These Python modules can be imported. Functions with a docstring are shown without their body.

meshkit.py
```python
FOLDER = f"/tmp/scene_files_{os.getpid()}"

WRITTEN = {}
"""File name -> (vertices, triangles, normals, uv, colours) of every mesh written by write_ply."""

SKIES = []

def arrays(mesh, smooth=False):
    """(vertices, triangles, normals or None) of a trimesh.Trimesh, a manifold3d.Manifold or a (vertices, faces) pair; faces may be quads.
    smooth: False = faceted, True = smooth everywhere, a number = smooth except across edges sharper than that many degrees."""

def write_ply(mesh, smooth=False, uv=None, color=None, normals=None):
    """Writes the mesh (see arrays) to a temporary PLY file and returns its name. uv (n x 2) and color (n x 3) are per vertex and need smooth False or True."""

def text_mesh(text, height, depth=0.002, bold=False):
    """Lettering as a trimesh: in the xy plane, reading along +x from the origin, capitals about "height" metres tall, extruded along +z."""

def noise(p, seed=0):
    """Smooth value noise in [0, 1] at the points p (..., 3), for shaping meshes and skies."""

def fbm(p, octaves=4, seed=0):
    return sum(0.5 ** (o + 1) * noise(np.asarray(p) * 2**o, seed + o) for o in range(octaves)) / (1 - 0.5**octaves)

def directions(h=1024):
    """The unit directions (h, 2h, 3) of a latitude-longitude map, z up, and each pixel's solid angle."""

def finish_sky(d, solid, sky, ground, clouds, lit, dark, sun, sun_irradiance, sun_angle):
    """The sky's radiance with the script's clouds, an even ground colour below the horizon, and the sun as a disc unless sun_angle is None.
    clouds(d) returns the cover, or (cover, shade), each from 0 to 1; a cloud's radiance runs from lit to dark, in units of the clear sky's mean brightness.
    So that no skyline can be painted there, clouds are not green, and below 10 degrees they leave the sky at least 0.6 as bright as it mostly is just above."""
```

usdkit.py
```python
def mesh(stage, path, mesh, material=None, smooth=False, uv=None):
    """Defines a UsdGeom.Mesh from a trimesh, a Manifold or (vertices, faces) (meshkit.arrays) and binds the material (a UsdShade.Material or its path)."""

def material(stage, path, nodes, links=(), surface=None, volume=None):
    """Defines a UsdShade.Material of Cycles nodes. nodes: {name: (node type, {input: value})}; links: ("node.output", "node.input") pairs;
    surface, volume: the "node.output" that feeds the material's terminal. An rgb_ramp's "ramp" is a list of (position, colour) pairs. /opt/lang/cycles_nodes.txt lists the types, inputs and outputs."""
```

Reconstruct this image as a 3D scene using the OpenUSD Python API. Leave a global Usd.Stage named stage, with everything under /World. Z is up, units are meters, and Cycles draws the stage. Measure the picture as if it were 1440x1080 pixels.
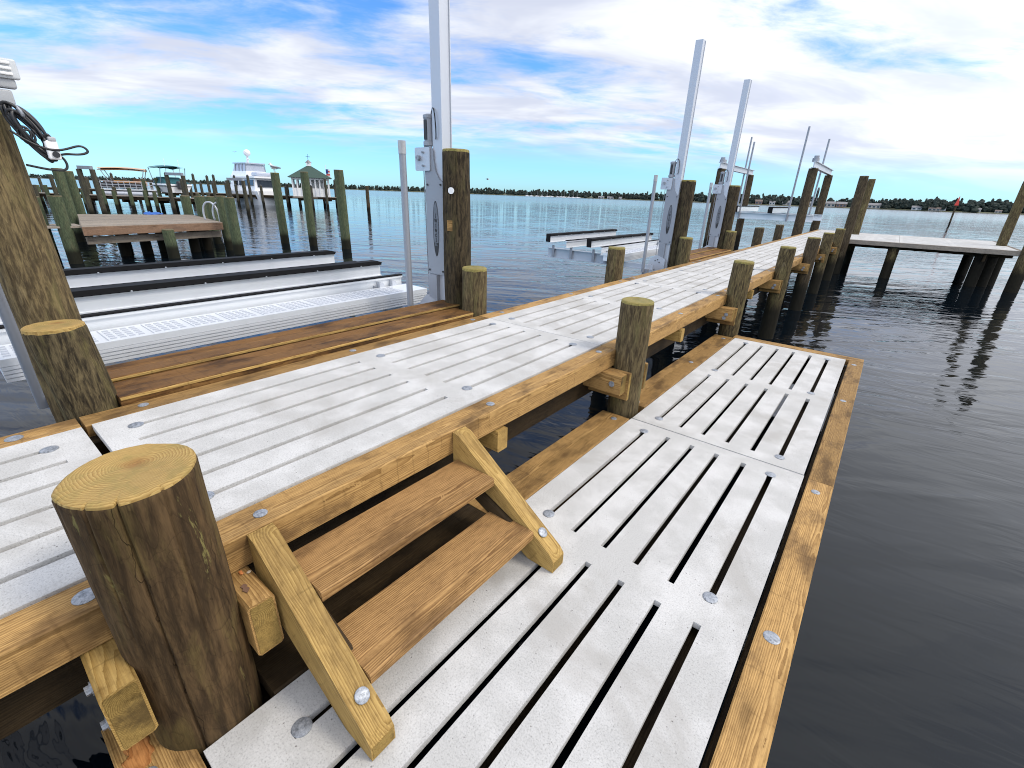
import math, random
import numpy as np, trimesh, manifold3d as m3
from shapely.geometry import Polygon, box as sbox, LineString, Point
from shapely.ops import unary_union
import usdkit, meshkit
from pxr import Usd, UsdGeom, UsdLux, UsdShade, Gf, Sdf

stage = Usd.Stage.CreateInMemory()
UsdGeom.SetStageUpAxis(stage, UsdGeom.Tokens.z)
UsdGeom.SetStageMetersPerUnit(stage, 1.0)
UsdGeom.Xform.Define(stage, '/World')
UsdGeom.Scope.Define(stage, '/World/Looks')
RNG = np.random.default_rng(7)
random.seed(7)

# ------------------------------------------------------------------ camera
# z = 0 is the top of the main dock; the river lies at z = WATER
WATER = -1.27
F = -0.536          # top of the lower platform
RT = np.array([0.77900697, 0.62614918, 0.03294453])
UP = np.array([-0.26595389, 0.28238482, 0.92169807])
FW = np.array([-0.56781746, 0.72677095, -0.38650655])
EYE = np.array([0.0, 0.0, 1.135])
cam = UsdGeom.Camera.Define(stage, '/World/camera')
cam.CreateHorizontalApertureAttr(36.0)
cam.CreateVerticalApertureAttr(27.0)
cam.CreateFocalLengthAttr(36.0 * 635.3 / 1440.0)
cam.CreateClippingRangeAttr(Gf.Vec2f(0.05, 20000))
cam.CreateExposureAttr(0.27)
cam.AddTransformOp().Set(Gf.Matrix4d(*RT, 0, *UP, 0, *(-FW), 0, *EYE, 1))

# ------------------------------------------------------------------ sky and sun
SUN = np.array([0.80, 0.42, 0.0]); SUN /= np.linalg.norm(SUN)
ELEV = math.radians(48)
SUNDIR = np.array([SUN[0] * math.cos(ELEV), SUN[1] * math.cos(ELEV), math.sin(ELEV)])
SKY_STRENGTH = 0.1
LOC1, LOC2 = (80.83, 48.97, 29.5), (41.3, 112.1, 2.0)
sky_mat = usdkit.material(stage, '/World/Looks/sky_look', {
    'tc': ('texture_coordinate', {}),
    'sky': ('sky_texture', {'sky_type': 'single_scattering', 'sun_disc': False, 'sun_elevation': ELEV,
                            'sun_rotation': math.atan2(SUNDIR[0], SUNDIR[1]), 'altitude': 0.0, 'air_density': 1.0, 'aerosol_density': 0.35, 'ozone_density': 2.0}),
    'tint': ('mix', {'mix_type': 'multiply', 'fac': 1.0, 'color2': (0.70, 1.24, 1.86)}),
    'sep': ('separate_xyz', {}),
    'zz': ('math', {'math_type': 'add', 'value2': 0.14}),
    'zc': ('math', {'math_type': 'maximum', 'value2': 0.03}),
    'px': ('math', {'math_type': 'divide'}),
    'py': ('math', {'math_type': 'divide'}),
    'pv': ('combine_xyz', {'z': 0.35}),
    # cloud plane turned so that x runs along the cloud bands
    'rot': ('mapping', {'rotation': (0, 0, -0.80)}),
    'map1': ('mapping', {'scale': (0.40, 0.85, 1.0), 'location': LOC1}),
    'map2': ('mapping', {'scale': (1.15, 2.1, 1.0), 'location': LOC2}),
    'n1': ('noise_texture', {'scale': 1.0, 'detail': 3.0, 'roughness': 0.5, 'distortion': 0.35}),
    'n2': ('noise_texture', {'scale': 1.6, 'detail': 10.0, 'roughness': 0.62, 'distortion': 0.25}),
    'map3': ('mapping', {'scale': (1.2, 2.2, 1.0), 'location': (4.1, -2.6, 3.0)}),
    'n3': ('noise_texture', {'scale': 1.0, 'detail': 8.0, 'roughness': 0.55, 'distortion': 0.4}),
    'mixn': ('mix_float', {'fac': 0.40}),
    # more cloud towards the sun, less on the far side
    'dotr': ('vector_math', {'math_type': 'dot_product', 'vector2': (0.80, 0.42, 0.25)}),
    'bias': ('map_range', {'from_min': -0.5, 'from_max': 0.85, 'to_min': 0.0, 'to_max': 0.15, 'clamp': True}),
    'sum': ('math', {'math_type': 'add'}),
    'cov': ('map_range', {'range_type': 'smoothstep', 'from_min': 0.40, 'from_max': 0.56, 'to_min': 0.0, 'to_max': 0.97, 'clamp': True}),
    'low': ('map_range', {'range_type': 'smoothstep', 'from_min': 0.05, 'from_max': 0.125, 'to_min': 0.0, 'to_max': 1.0, 'clamp': True}),
    'fac': ('math', {'math_type': 'multiply'}), 'lowd': ('map_range', {'from_min': -0.1, 'from_max': 0.75, 'to_min': 0.0, 'to_max': 0.055, 'clamp': True}), 'lowz': ('math', {'math_type': 'add'}),
    'shade': ('map_range', {'range_type': 'smoothstep', 'from_min': 0.34, 'from_max': 0.66, 'to_min': 0.0, 'to_max': 1.0, 'clamp': True}),
    'cloud': ('mix', {'color1': (5.9, 6.25, 7.4), 'color2': (8.7, 8.9, 9.3)}),
    # clouds scatter light forward: brighter round the sun
    'dots': ('vector_math', {'math_type': 'dot_product', 'vector2': tuple(float(x) for x in SUNDIR)}),
    'glow': ('map_range', {'range_type': 'smoothstep', 'from_min': 0.15, 'from_max': 1.0, 'to_min': 1.0, 'to_max': 1.9, 'clamp': True}),
    'cl2': ('vector_math', {'math_type': 'scale'}),
    'out': ('mix', {}),
    'bg': ('background_shader', {'strength': SKY_STRENGTH}),
}, [('tc.generated', 'sep.vector'), ('sky.color', 'tint.color1'), ('sep.z', 'zz.value1'), ('zz.value', 'zc.value1'),
    ('sep.x', 'px.value1'), ('zc.value', 'px.value2'), ('sep.y', 'py.value1'), ('zc.value', 'py.value2'),
    ('px.value', 'pv.x'), ('py.value', 'pv.y'), ('pv.vector', 'rot.vector'), ('rot.vector', 'map1.vector'), ('rot.vector', 'map2.vector'), ('rot.vector', 'map3.vector'),
    ('map1.vector', 'n1.vector'), ('map2.vector', 'n2.vector'), ('map3.vector', 'n3.vector'),
    ('n1.fac', 'mixn.a'), ('n2.fac', 'mixn.b'), ('tc.generated', 'dotr.vector1'), ('dotr.value', 'bias.value'),
    ('mixn.result', 'sum.value1'), ('bias.result', 'sum.value2'), ('sum.value', 'cov.value'), ('dotr.value', 'lowd.value'), ('lowd.result', 'lowz.value1'), ('sep.z', 'lowz.value2'), ('lowz.value', 'low.value'),
    ('cov.result', 'fac.value1'), ('low.result', 'fac.value2'), ('n3.fac', 'shade.value'), ('shade.result', 'cloud.fac'),
    ('tint.color', 'out.color1'), ('tc.generated', 'dots.vector1'), ('dots.value', 'glow.value'), ('cloud.color', 'cl2.vector1'), ('glow.result', 'cl2.scale'), ('cl2.vector', 'out.color2'), ('fac.value', 'out.fac'), ('out.color', 'bg.color')],
    surface='bg.background')
dome = UsdLux.DomeLight.Define(stage, '/World/sky')
dome.CreateIntensityAttr(1.0)
UsdShade.MaterialBindingAPI.Apply(dome.GetPrim()).Bind(sky_mat)
dome.GetPrim().SetCustomDataByKey('kind', 'structure')
sun = UsdLux.DistantLight.Define(stage, '/World/sun')
sun.CreateIntensityAttr(0.46); sun.CreateAngleAttr(14.0); sun.CreateColorAttr(Gf.Vec3f(1.0, 0.92, 0.80))
sun.GetPrim().CreateAttribute('inputs:normalize', Sdf.ValueTypeNames.Bool).Set(True)
zax = SUNDIR; xax = np.cross([0, 0, 1.0], zax); xax /= np.linalg.norm(xax); yax = np.cross(zax, xax)
UsdGeom.Xformable(sun).AddTransformOp().Set(Gf.Matrix4d(*xax, 0, *yax, 0, *zax, 0, 0, 0, 30, 1))

# ------------------------------------------------------------------ materials
def look(name, nodes, links, surface='p.BSDF'):
    return usdkit.material(stage, '/World/Looks/' + name, nodes, links, surface=surface)

def wood(name, light, dark, stain, knots=0.6, rings=42.0, stain_amt=0.6, wave=0.012, rough=0.62, kerf=1.0, bumpy=1.0):
    """Solid sawn pine: growth rings round a pith that runs along the board's own x axis, with knots, streaks and stains."""
    n = {
        'tc': ('texture_coordinate', {}), 'oi': ('object_info', {}),
        'ra': ('math', {'math_type': 'multiply', 'value2': 37.0}),
        'rb': ('math', {'math_type': 'multiply', 'value2': 71.3}), 'rbf': ('math', {'math_type': 'fraction'}),
        'rbo': ('math', {'math_type': 'multiply_add', 'value2': 0.16, 'value3': -0.08}),
        'off': ('combine_xyz', {'z': -0.05}), 'pos': ('vector_math', {'math_type': 'add'}),
        'mslow': ('mapping', {'scale': (0.9, 5.0, 5.0)}),
        'nwarp': ('noise_texture', {'scale': 1.6, 'detail': 3.0, 'roughness': 0.5}),
        'wsub': ('vector_math', {'math_type': 'subtract', 'vector2': (0.5, 0.5, 0.5)}),
        'wsc': ('vector_math', {'math_type': 'multiply', 'vector2': (0.0, 0.055, 0.055)}),
        'wpos': ('vector_math', {'math_type': 'add'}),
        'wave': ('wave_texture', {'wave_type': 'rings', 'rings_direction': 'x', 'profile': 'saw', 'scale': rings, 'distortion': 0.6, 'detail': 2.0, 'detail_scale': 3.0}),
        'ms': ('mapping', {'scale': (5.0, 230.0, 230.0)}), 'nst': ('noise_texture', {'scale': 1.0, 'detail': 3.0, 'roughness': 0.6}),
        'ring': ('mix', {'color1': light, 'color2': dark}),
        'wr': ('map_range', {'from_min': 0.25, 'from_max': 1.0, 'to_min': 0.0, 'to_max': 0.85, 'clamp': True}),
        'streak': ('mix', {'mix_type': 'multiply', 'fac': 0.7}), 'strc': ('rgb_ramp', {'ramp': [(0.25, (0.55, 0.5, 0.45)), (0.62, (1.12, 1.1, 1.05))]}),
        'mk': ('mapping', {'scale': (1.0, 3.2, 3.2)}),
        'vk': ('voronoi_texture', {'scale': 1.7, 'randomness': 1.0, 'feature': 'f1'}),
        'kr': ('rgb_ramp', {'ramp': [(0.0, (1, 1, 1)), (0.09, (0.9, 0.9, 0.9)), (0.13, (0.45, 0.45, 0.45)), (0.24, (0.12, 0.12, 0.12)), (0.32, (0, 0, 0))]}),
        'ka': ('math', {'math_type': 'multiply', 'value2': knots}),
        'knot': ('mix', {'color2': tuple(0.33 * c for c in dark)}),
        'nb': ('noise_texture', {'scale': 2.4, 'detail': 6.0, 'roughness': 0.62}),
        'mb': ('mapping', {'scale': (1.0, 2.5, 2.5)}),
        'br': ('map_range', {'range_type': 'smoothstep', 'from_min': 0.47, 'from_max': 0.66, 'to_min': 0.0, 'to_max': stain_amt, 'clamp': True}),
        'stain': ('mix', {'mix_type': 'mix', 'color2': stain}),
        'nf': ('noise_texture', {'scale': 160.0, 'detail': 2.0}),
        'h1': ('math', {'math_type': 'multiply', 'value2': 0.0016 * bumpy}), 'h2': ('math', {'math_type': 'multiply_add', 'value2': 0.0011 * bumpy}),
        'bump': ('bump', {'distance': 1.0, 'strength': 0.85}),
        'kw': ('wave_texture', {'wave_type': 'bands', 'bands_direction': 'x', 'profile': 'sine', 'scale': 3.4, 'distortion': 1.1, 'detail': 2.0, 'detail_scale': 5.0}),
        'kwr': ('map_range', {'from_min': 0.965, 'from_max': 1.0, 'to_min': 0.0, 'to_max': 0.30, 'clamp': True}),
        'kwn': ('noise_texture', {'scale': 5.0, 'detail': 2.0}), 'kwm': ('map_range', {'from_min': 0.45, 'from_max': 0.6, 'to_min': 0.0, 'to_max': kerf, 'clamp': True}), 'kwf': ('math', {'math_type': 'multiply'}),
        'kerf': ('mix', {'color2': tuple(0.3 * c for c in dark)}),
        'nd': ('noise_texture', {'scale': 38.0, 'detail': 5.0, 'roughness': 0.7}), 'ndr': ('rgb_ramp', {'ramp': [(0.3, (0.62, 0.58, 0.54)), (0.5, (1, 1, 1)), (0.75, (1.14, 1.13, 1.1))]}),
        'dirt': ('mix', {'mix_type': 'multiply', 'fac': 0.75}), 'md': ('mapping', {'scale': (0.5, 1.4, 1.4)}),
        'rv': ('map_range', {'from_min': 0, 'from_max': 1, 'to_min': 0.74, 'to_max': 1.18}),
        'var': ('hsv', {}),
        'p': ('principled_bsdf', {'roughness': rough, 'specular_ior_level': 0.12}),
    }
    l = [('oi.random', 'ra.value1'), ('oi.random', 'rb.value1'), ('rb.value', 'rbf.value1'), ('rbf.value', 'rbo.value1'),
         ('ra.value', 'off.x'), ('rbo.value', 'off.y'), ('tc.object', 'pos.vector1'), ('off.vector', 'pos.vector2'),
         ('pos.vector', 'mslow.vector'), ('mslow.vector', 'nwarp.vector'), ('nwarp.color', 'wsub.vector1'), ('wsub.vector', 'wsc.vector1'),
         ('pos.vector', 'wpos.vector1'), ('wsc.vector', 'wpos.vector2'), ('wpos.vector', 'wave.vector'),
         ('pos.vector', 'ms.vector'), ('ms.vector', 'nst.vector'), ('wave.fac', 'wr.value'), ('wr.result', 'ring.fac'),
         ('nst.fac', 'strc.fac'), ('ring.color', 'streak.color1'), ('strc.color', 'streak.color2'),
         ('wpos.vector', 'mk.vector'), ('mk.vector', 'vk.vector'), ('vk.distance', 'kr.fac'), ('kr.color', 'ka.value1'),
         ('streak.color', 'knot.color1'), ('ka.value', 'knot.fac'),
         ('pos.vector', 'mb.vector'), ('mb.vector', 'nb.vector'), ('nb.fac', 'br.value'), ('knot.color', 'stain.color1'), ('br.result', 'stain.fac'),
         ('pos.vector', 'nf.vector'), ('wave.fac', 'h1.value1'), ('nst.fac', 'h2.value1'), ('h1.value', 'h2.value3'), ('h2.value', 'bump.height'),
         ('rbf.value', 'rv.value'), ('rv.result', 'var.value'),
         ('pos.vector', 'kw.vector'), ('kw.fac', 'kwr.value'), ('pos.vector', 'kwn.vector'), ('kwn.fac', 'kwm.value'), ('kwr.result', 'kwf.value1'), ('kwm.result', 'kwf.value2'),
         ('stain.color', 'kerf.color1'), ('kwf.value', 'kerf.fac'), ('pos.vector', 'md.vector'), ('md.vector', 'nd.vector'), ('nd.fac', 'ndr.fac'), ('kerf.color', 'dirt.color1'), ('ndr.color', 'dirt.color2'), ('dirt.color', 'var.color'),
         ('var.color', 'p.base_color'), ('bump.normal', 'p.normal')]
    return look(name, n, l)

M = {}
M['pine'] = wood('new_pine', (0.43, 0.268, 0.105), (0.205, 0.112, 0.037), (0.115, 0.066, 0.028), stain_amt=0.8)
M['pine_pale'] = wood('pale_pine', (0.46, 0.31, 0.11), (0.26, 0.155, 0.042), (0.18, 0.11, 0.04), stain_amt=0.5, knots=0.6)
M['pine_walk'] = wood('catwalk_pine', (0.225, 0.118, 0.040), (0.095, 0.043, 0.014), (0.042, 0.022, 0.011), stain_amt=0.85, rings=36)
M['pine_tread'] = wood('tread_pine', (0.335, 0.2, 0.082), (0.12, 0.058, 0.021), (0.10, 0.055, 0.024), stain_amt=0.7, rings=40, kerf=0.25)
M['pine_dark'] = wood('shaded_wet_pine', (0.055, 0.038, 0.02), (0.03, 0.02, 0.011), (0.014, 0.010, 0.007), stain_amt=0.8)  # damp wood, taken near-black so its colour carries the shade under decks
M['pine_grey'] = wood('grey_planks', (0.30, 0.265, 0.225), (0.205, 0.175, 0.145), (0.16, 0.14, 0.12), stain_amt=0.5, rough=0.8)
M['pine_fascia'] = wood('fascia_pine', (0.30, 0.195, 0.135), (0.19, 0.118, 0.078), (0.15, 0.105, 0.08), stain_amt=0.5, rough=0.8)
M['pine_end'] = wood('end_grain', (0.31, 0.21, 0.068), (0.155, 0.098, 0.028), (0.08, 0.052, 0.02), stain_amt=0.9, knots=0.0, rings=60, kerf=0.0)
M['pine_orange'] = wood('orange_pine', (0.44, 0.20, 0.07), (0.27, 0.105, 0.032), (0.22, 0.1, 0.04), stain_amt=0.4)

def pile_look(name, base, dark, lichen, lichen_amt, groove=1.0, wet=True, pale=(0.30, 0.24, 0.14), pale_amt=0.25, stretch=0.15, gscale=58.0, CRK=0.35, tide=(0.50, 0.85), FIG=0.15):
    n = {
        'tc': ('texture_coordinate', {}), 'oi': ('object_info', {}), 'geo': ('geometry', {}), 'sep': ('separate_xyz', {}),
        'ra': ('math', {'math_type': 'multiply', 'value2': 53.0}), 'off': ('combine_xyz', {}), 'pos': ('vector_math', {'math_type': 'add'}),
        'm1': ('mapping', {'scale': (1.0, 1.0, stretch)}),
        'n1': ('noise_texture', {'scale': gscale, 'detail': 7.0, 'roughness': 0.7, 'distortion': 0.4}),
        'm2': ('mapping', {'scale': (1.0, 1.0, 0.28)}),
        'n2': ('noise_texture', {'scale': 9.0, 'detail': 7.0, 'roughness': 0.68, 'distortion': 0.5}),
        'm3': ('mapping', {'scale': (1.0, 1.0, 0.05)}),
        'vc': ('voronoi_texture', {'scale': 6.0, 'feature': 'distance_to_edge', 'randomness': 1.0}),
        'nc': ('noise_texture', {'scale': 14.0, 'detail': 2.0}), 'ncs': ('vector_math', {'math_type': 'multiply', 'vector2': (0.05, 0.05, 0.05)}), 'pc': ('vector_math', {'math_type': 'add'}),
        'cr': ('map_range', {'from_min': 0.0, 'from_max': 0.006, 'to_min': CRK, 'to_max': 0.0, 'clamp': True}),
        'c1': ('mix', {'color1': base, 'color2': dark}),
        'f1': ('map_range', {'range_type': 'smoothstep', 'from_min': 0.36, 'from_max': 0.62, 'to_min': 0.0, 'to_max': 1.0, 'clamp': True}),
        'c2': ('mix', {'color2': lichen}),
        'f2': ('map_range', {'range_type': 'smoothstep', 'from_min': 0.50, 'from_max': 0.66, 'to_min': 0.0, 'to_max': lichen_amt, 'clamp': True}),
        'n4': ('noise_texture', {'scale': 4.0, 'detail': 6.0, 'roughness': 0.7, 'distortion': 1.4}),
        'mf': ('mapping', {'scale': (1.0, 1.0, 0.55)}), 'nfig': ('noise_texture', {'scale': 6.5, 'detail': 2.0, 'roughness': 0.45, 'distortion': 0.8}),
        'fm': ('math', {'math_type': 'multiply', 'value2': 13.0}), 'ff': ('math', {'math_type': 'fraction'}),
        'fr': ('map_range', {'from_min': 0.0, 'from_max': 0.13, 'to_min': FIG, 'to_max': 0.0, 'clamp': True}), 'cfig': ('mix', {'color2': tuple(0.4 * c for c in dark)}),
        'nsm': ('noise_texture', {'scale': 70.0, 'detail': 4.0, 'roughness': 0.7}), 'rsm': ('rgb_ramp', {'ramp': [(0.3, (0.62, 0.6, 0.58)), (0.5, (1, 1, 1)), (0.72, (1.25, 1.22, 1.15))]}), 'csm': ('mix', {'mix_type': 'multiply', 'fac': 0.8}),
        'f4': ('map_range', {'range_type': 'smoothstep', 'from_min': 0.60, 'from_max': 0.64, 'to_min': 0.0, 'to_max': pale_amt, 'clamp': True}),
        'c4': ('mix', {'color2': pale}),
        'c3': ('mix', {'color2': tuple(0.22 * c for c in dark)}),
        'tide': ('map_range', {'range_type': 'smoothstep', 'from_min': WATER + tide[0], 'from_max': WATER + tide[1], 'to_min': 0.94, 'to_max': 0.0, 'clamp': True}),
        'tn': ('math', {'math_type': 'multiply_add', 'value2': 0.35}),
        'c5': ('mix', {'color2': (0.012, 0.011, 0.008)}),
        'h': ('math', {'math_type': 'multiply', 'value2': 0.010 * groove}), 'h2': ('math', {'math_type': 'multiply_add', 'value2': -0.006}),
        'bump': ('bump', {'distance': 1.0, 'strength': 0.8}),
        'p': ('principled_bsdf', {'roughness': 0.78, 'specular_ior_level': 0.1}),
    }
    l = [('oi.random', 'ra.value1'), ('ra.value', 'off.x'), ('ra.value', 'off.z'), ('tc.object', 'pos.vector1'), ('off.vector', 'pos.vector2'),
         ('pos.vector', 'm1.vector'), ('m1.vector', 'n1.vector'), ('pos.vector', 'm2.vector'), ('m2.vector', 'n2.vector'), ('m2.vector', 'n4.vector'),
         ('pos.vector', 'nc.vector'), ('nc.color', 'ncs.vector1'), ('pos.vector', 'pc.vector1'), ('ncs.vector', 'pc.vector2'),
         ('pc.vector', 'm3.vector'), ('m3.vector', 'vc.vector'), ('vc.distance', 'cr.value'),
         ('n1.fac', 'f1.value'), ('f1.result', 'c1.fac'), ('c1.color', 'c2.color1'), ('n2.fac', 'f2.value'), ('f2.result', 'c2.fac'),
         ('n4.fac', 'f4.value'), ('f4.result', 'c4.fac'), ('c2.color', 'c4.color1'),
         ('pos.vector', 'mf.vector'), ('mf.vector', 'nfig.vector'), ('nfig.fac', 'fm.value1'), ('fm.value', 'ff.value1'), ('ff.value', 'fr.value'), ('fr.result', 'cfig.fac'), ('c4.color', 'cfig.color1'),
         ('m1.vector', 'nsm.vector'), ('nsm.fac', 'rsm.fac'), ('cfig.color', 'csm.color1'), ('rsm.color', 'csm.color2'),
         ('csm.color', 'c3.color1'), ('cr.result', 'c3.fac'),
         ('geo.position', 'sep.vector'), ('n2.fac', 'tn.value1'), ('sep.z', 'tn.value3'), ('sep.z', 'tide.value'), ('tide.result', 'c5.fac'),
         ('c3.color', 'c5.color1'), ('c5.color', 'p.base_color'),
         ('n1.fac', 'h.value1'), ('cr.result', 'h2.value1'), ('h.value', 'h2.value3'), ('h2.value', 'bump.height'), ('bump.normal', 'p.normal')]
    l = [x for x in l if x[1].split('.')[0] != 'tn']; n.pop('tn')
    return look(name, n, l)

M['pile_brown'] = pile_look('brown_pile', (0.105, 0.066, 0.032), (0.04, 0.026, 0.014), (0.135, 0.098, 0.036), 0.55, groove=0.55, pale=(0.19, 0.165, 0.06), pale_amt=0.75, gscale=26.0, stretch=0.12, CRK=0.55, FIG=0.38)
M['pile_olive'] = pile_look('olive_pile', (0.15, 0.115, 0.055), (0.04, 0.03, 0.018), (0.165, 0.145, 0.06), 0.5)
M['pile_bark'] = pile_look('bark_pile', (0.135, 0.105, 0.056), (0.03, 0.024, 0.016), (0.155, 0.132, 0.052), 0.5, groove=1.3, pale_amt=0.12)
M['pile_tanbark'] = pile_look('tan_bark_pile', (0.20, 0.15, 0.075), (0.07, 0.052, 0.03), (0.21, 0.18, 0.075), 0.45, groove=1.2, pale_amt=0.2)
M['pile_tan'] = pile_look('tan_pile', (0.155, 0.118, 0.06), (0.052, 0.038, 0.022), (0.135, 0.12, 0.05), 0.6, groove=0.9)
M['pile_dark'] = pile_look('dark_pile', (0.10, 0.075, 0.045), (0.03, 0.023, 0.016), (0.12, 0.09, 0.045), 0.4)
M['pile_green'] = pile_look('green_pile', (0.10, 0.125, 0.07), (0.05, 0.062, 0.038), (0.12, 0.115, 0.065), 0.5, groove=0.7, tide=(0.3, 0.55), pale_amt=0.12)
M['pile_far'] = pile_look('far_pile', (0.085, 0.08, 0.058), (0.04, 0.038, 0.03), (0.10, 0.10, 0.06), 0.4, groove=0.5, tide=(0.3, 0.7))
M['pile_tall'] = pile_look('tall_pile', (0.082, 0.062, 0.036), (0.02, 0.016, 0.011), (0.105, 0.09, 0.04), 0.45, groove=1.3, pale_amt=0.1)
M['pile_shaded'] = pile_look('shaded_pile', (0.03, 0.025, 0.017), (0.012, 0.01, 0.008), (0.03, 0.028, 0.016), 0.4, pale_amt=0.0)  # near-black colour holds the shade under the side pier

def cut_look(name, a, b, c, moss):
    n = {'tc': ('texture_coordinate', {}), 'oi': ('object_info', {}), 'ra': ('math', {'math_type': 'multiply', 'value2': 11.0}), 'off': ('combine_xyz', {}), 'pn': ('vector_math', {'math_type': 'add'}),
         'nw': ('noise_texture', {'scale': 9.0, 'detail': 3.0}), 's': ('vector_math', {'math_type': 'subtract', 'vector2': (0.5, 0.5, 0.5)}),
         'm': ('vector_math', {'math_type': 'multiply', 'vector2': (0.035, 0.035, 0.0)}), 'a': ('vector_math', {'math_type': 'add'}),
         'mo': ('mapping', {'location': (0.022, -0.018, 0.0), 'scale': (1.0, 0.86, 1.0)}),
         'w': ('wave_texture', {'wave_type': 'rings', 'rings_direction': 'z', 'profile': 'saw', 'scale': 46.0, 'distortion': 1.2, 'detail': 3.0, 'detail_scale': 3.0}),
         'r': ('mix', {'color1': a, 'color2': b}),
         'ln': ('vector_math', {'math_type': 'length'}), 'core': ('map_range', {'range_type': 'smoothstep', 'from_min': 0.005, 'from_max': 0.045, 'to_min': 0.75, 'to_max': 0.0, 'clamp': True}),
         'cc': ('mix', {'color2': c}),
         'n2': ('noise_texture', {'scale': 14.0, 'detail': 6.0, 'roughness': 0.65}), 'f2': ('map_range', {'range_type': 'smoothstep', 'from_min': 0.45, 'from_max': 0.65, 'to_min': 0.0, 'to_max': 0.6, 'clamp': True}),
         'cm': ('mix', {'color2': moss}),
         'mr': ('mapping', {'scale': (60.0, 9.0, 1.0), 'rotation': (0, 0, 0.6)}), 'ns': ('noise_texture', {'scale': 4.0, 'detail': 3.0}), 'st': ('rgb_ramp', {'ramp': [(0.3, (0.72, 0.7, 0.66)), (0.6, (1.06, 1.05, 1.0))]}),
         'cs': ('mix', {'mix_type': 'multiply', 'fac': 0.6}),
         'h': ('math', {'math_type': 'multiply', 'value2': 0.002}), 'bump': ('bump', {'distance': 1.0, 'strength': 0.7}),
         'p': ('principled_bsdf', {'roughness': 0.75, 'specular_ior_level': 0.25})}
    l = [('oi.random', 'ra.value1'), ('ra.value', 'off.x'), ('tc.object', 'pn.vector1'), ('off.vector', 'pn.vector2'),
         ('pn.vector', 'nw.vector'), ('nw.color', 's.vector1'), ('s.vector', 'm.vector1'), ('tc.object', 'mo.vector'), ('mo.vector', 'a.vector1'), ('m.vector', 'a.vector2'),
         ('a.vector', 'w.vector'), ('w.fac', 'r.fac'), ('a.vector', 'ln.vector1'), ('ln.value', 'core.value'), ('r.color', 'cc.color1'), ('core.result', 'cc.fac'),
         ('pn.vector', 'n2.vector'), ('n2.fac', 'f2.value'), ('cc.color', 'cm.color1'), ('f2.result', 'cm.fac'),
         ('pn.vector', 'mr.vector'), ('mr.vector', 'ns.vector'), ('ns.fac', 'st.fac'), ('cm.color', 'cs.color1'), ('st.color', 'cs.color2'),
         ('cs.color', 'p.base_color'), ('w.fac', 'h.value1'), ('h.value', 'bump.height'), ('bump.normal', 'p.normal')]
    n['ln'] = ('vector_math', {'math_type': 'length'})
    n['sep0'] = ('separate_xyz', {}); n['flat'] = ('combine_xyz', {})
    l = [x for x in l if x != ('a.vector', 'ln.vector1')] + [('a.vector', 'sep0.vector'), ('sep0.x', 'flat.x'), ('sep0.y', 'flat.y'), ('flat.vector', 'ln.vector1')]
    return look(name, n, l)
M['cut_yellow'] = cut_look('cut_top_yellow', (0.45, 0.31, 0.115), (0.27, 0.165, 0.05), (0.24, 0.115, 0.034), (0.25, 0.19, 0.062))
M['cut_moss'] = cut_look('cut_top_moss', (0.30, 0.25, 0.085), (0.21, 0.165, 0.05), (0.2, 0.14, 0.05), (0.15, 0.15, 0.045))
M['cut_grey'] = cut_look('cut_top_grey', (0.20, 0.16, 0.10), (0.12, 0.10, 0.06), (0.1, 0.08, 0.05), (0.08, 0.085, 0.04))

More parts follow.
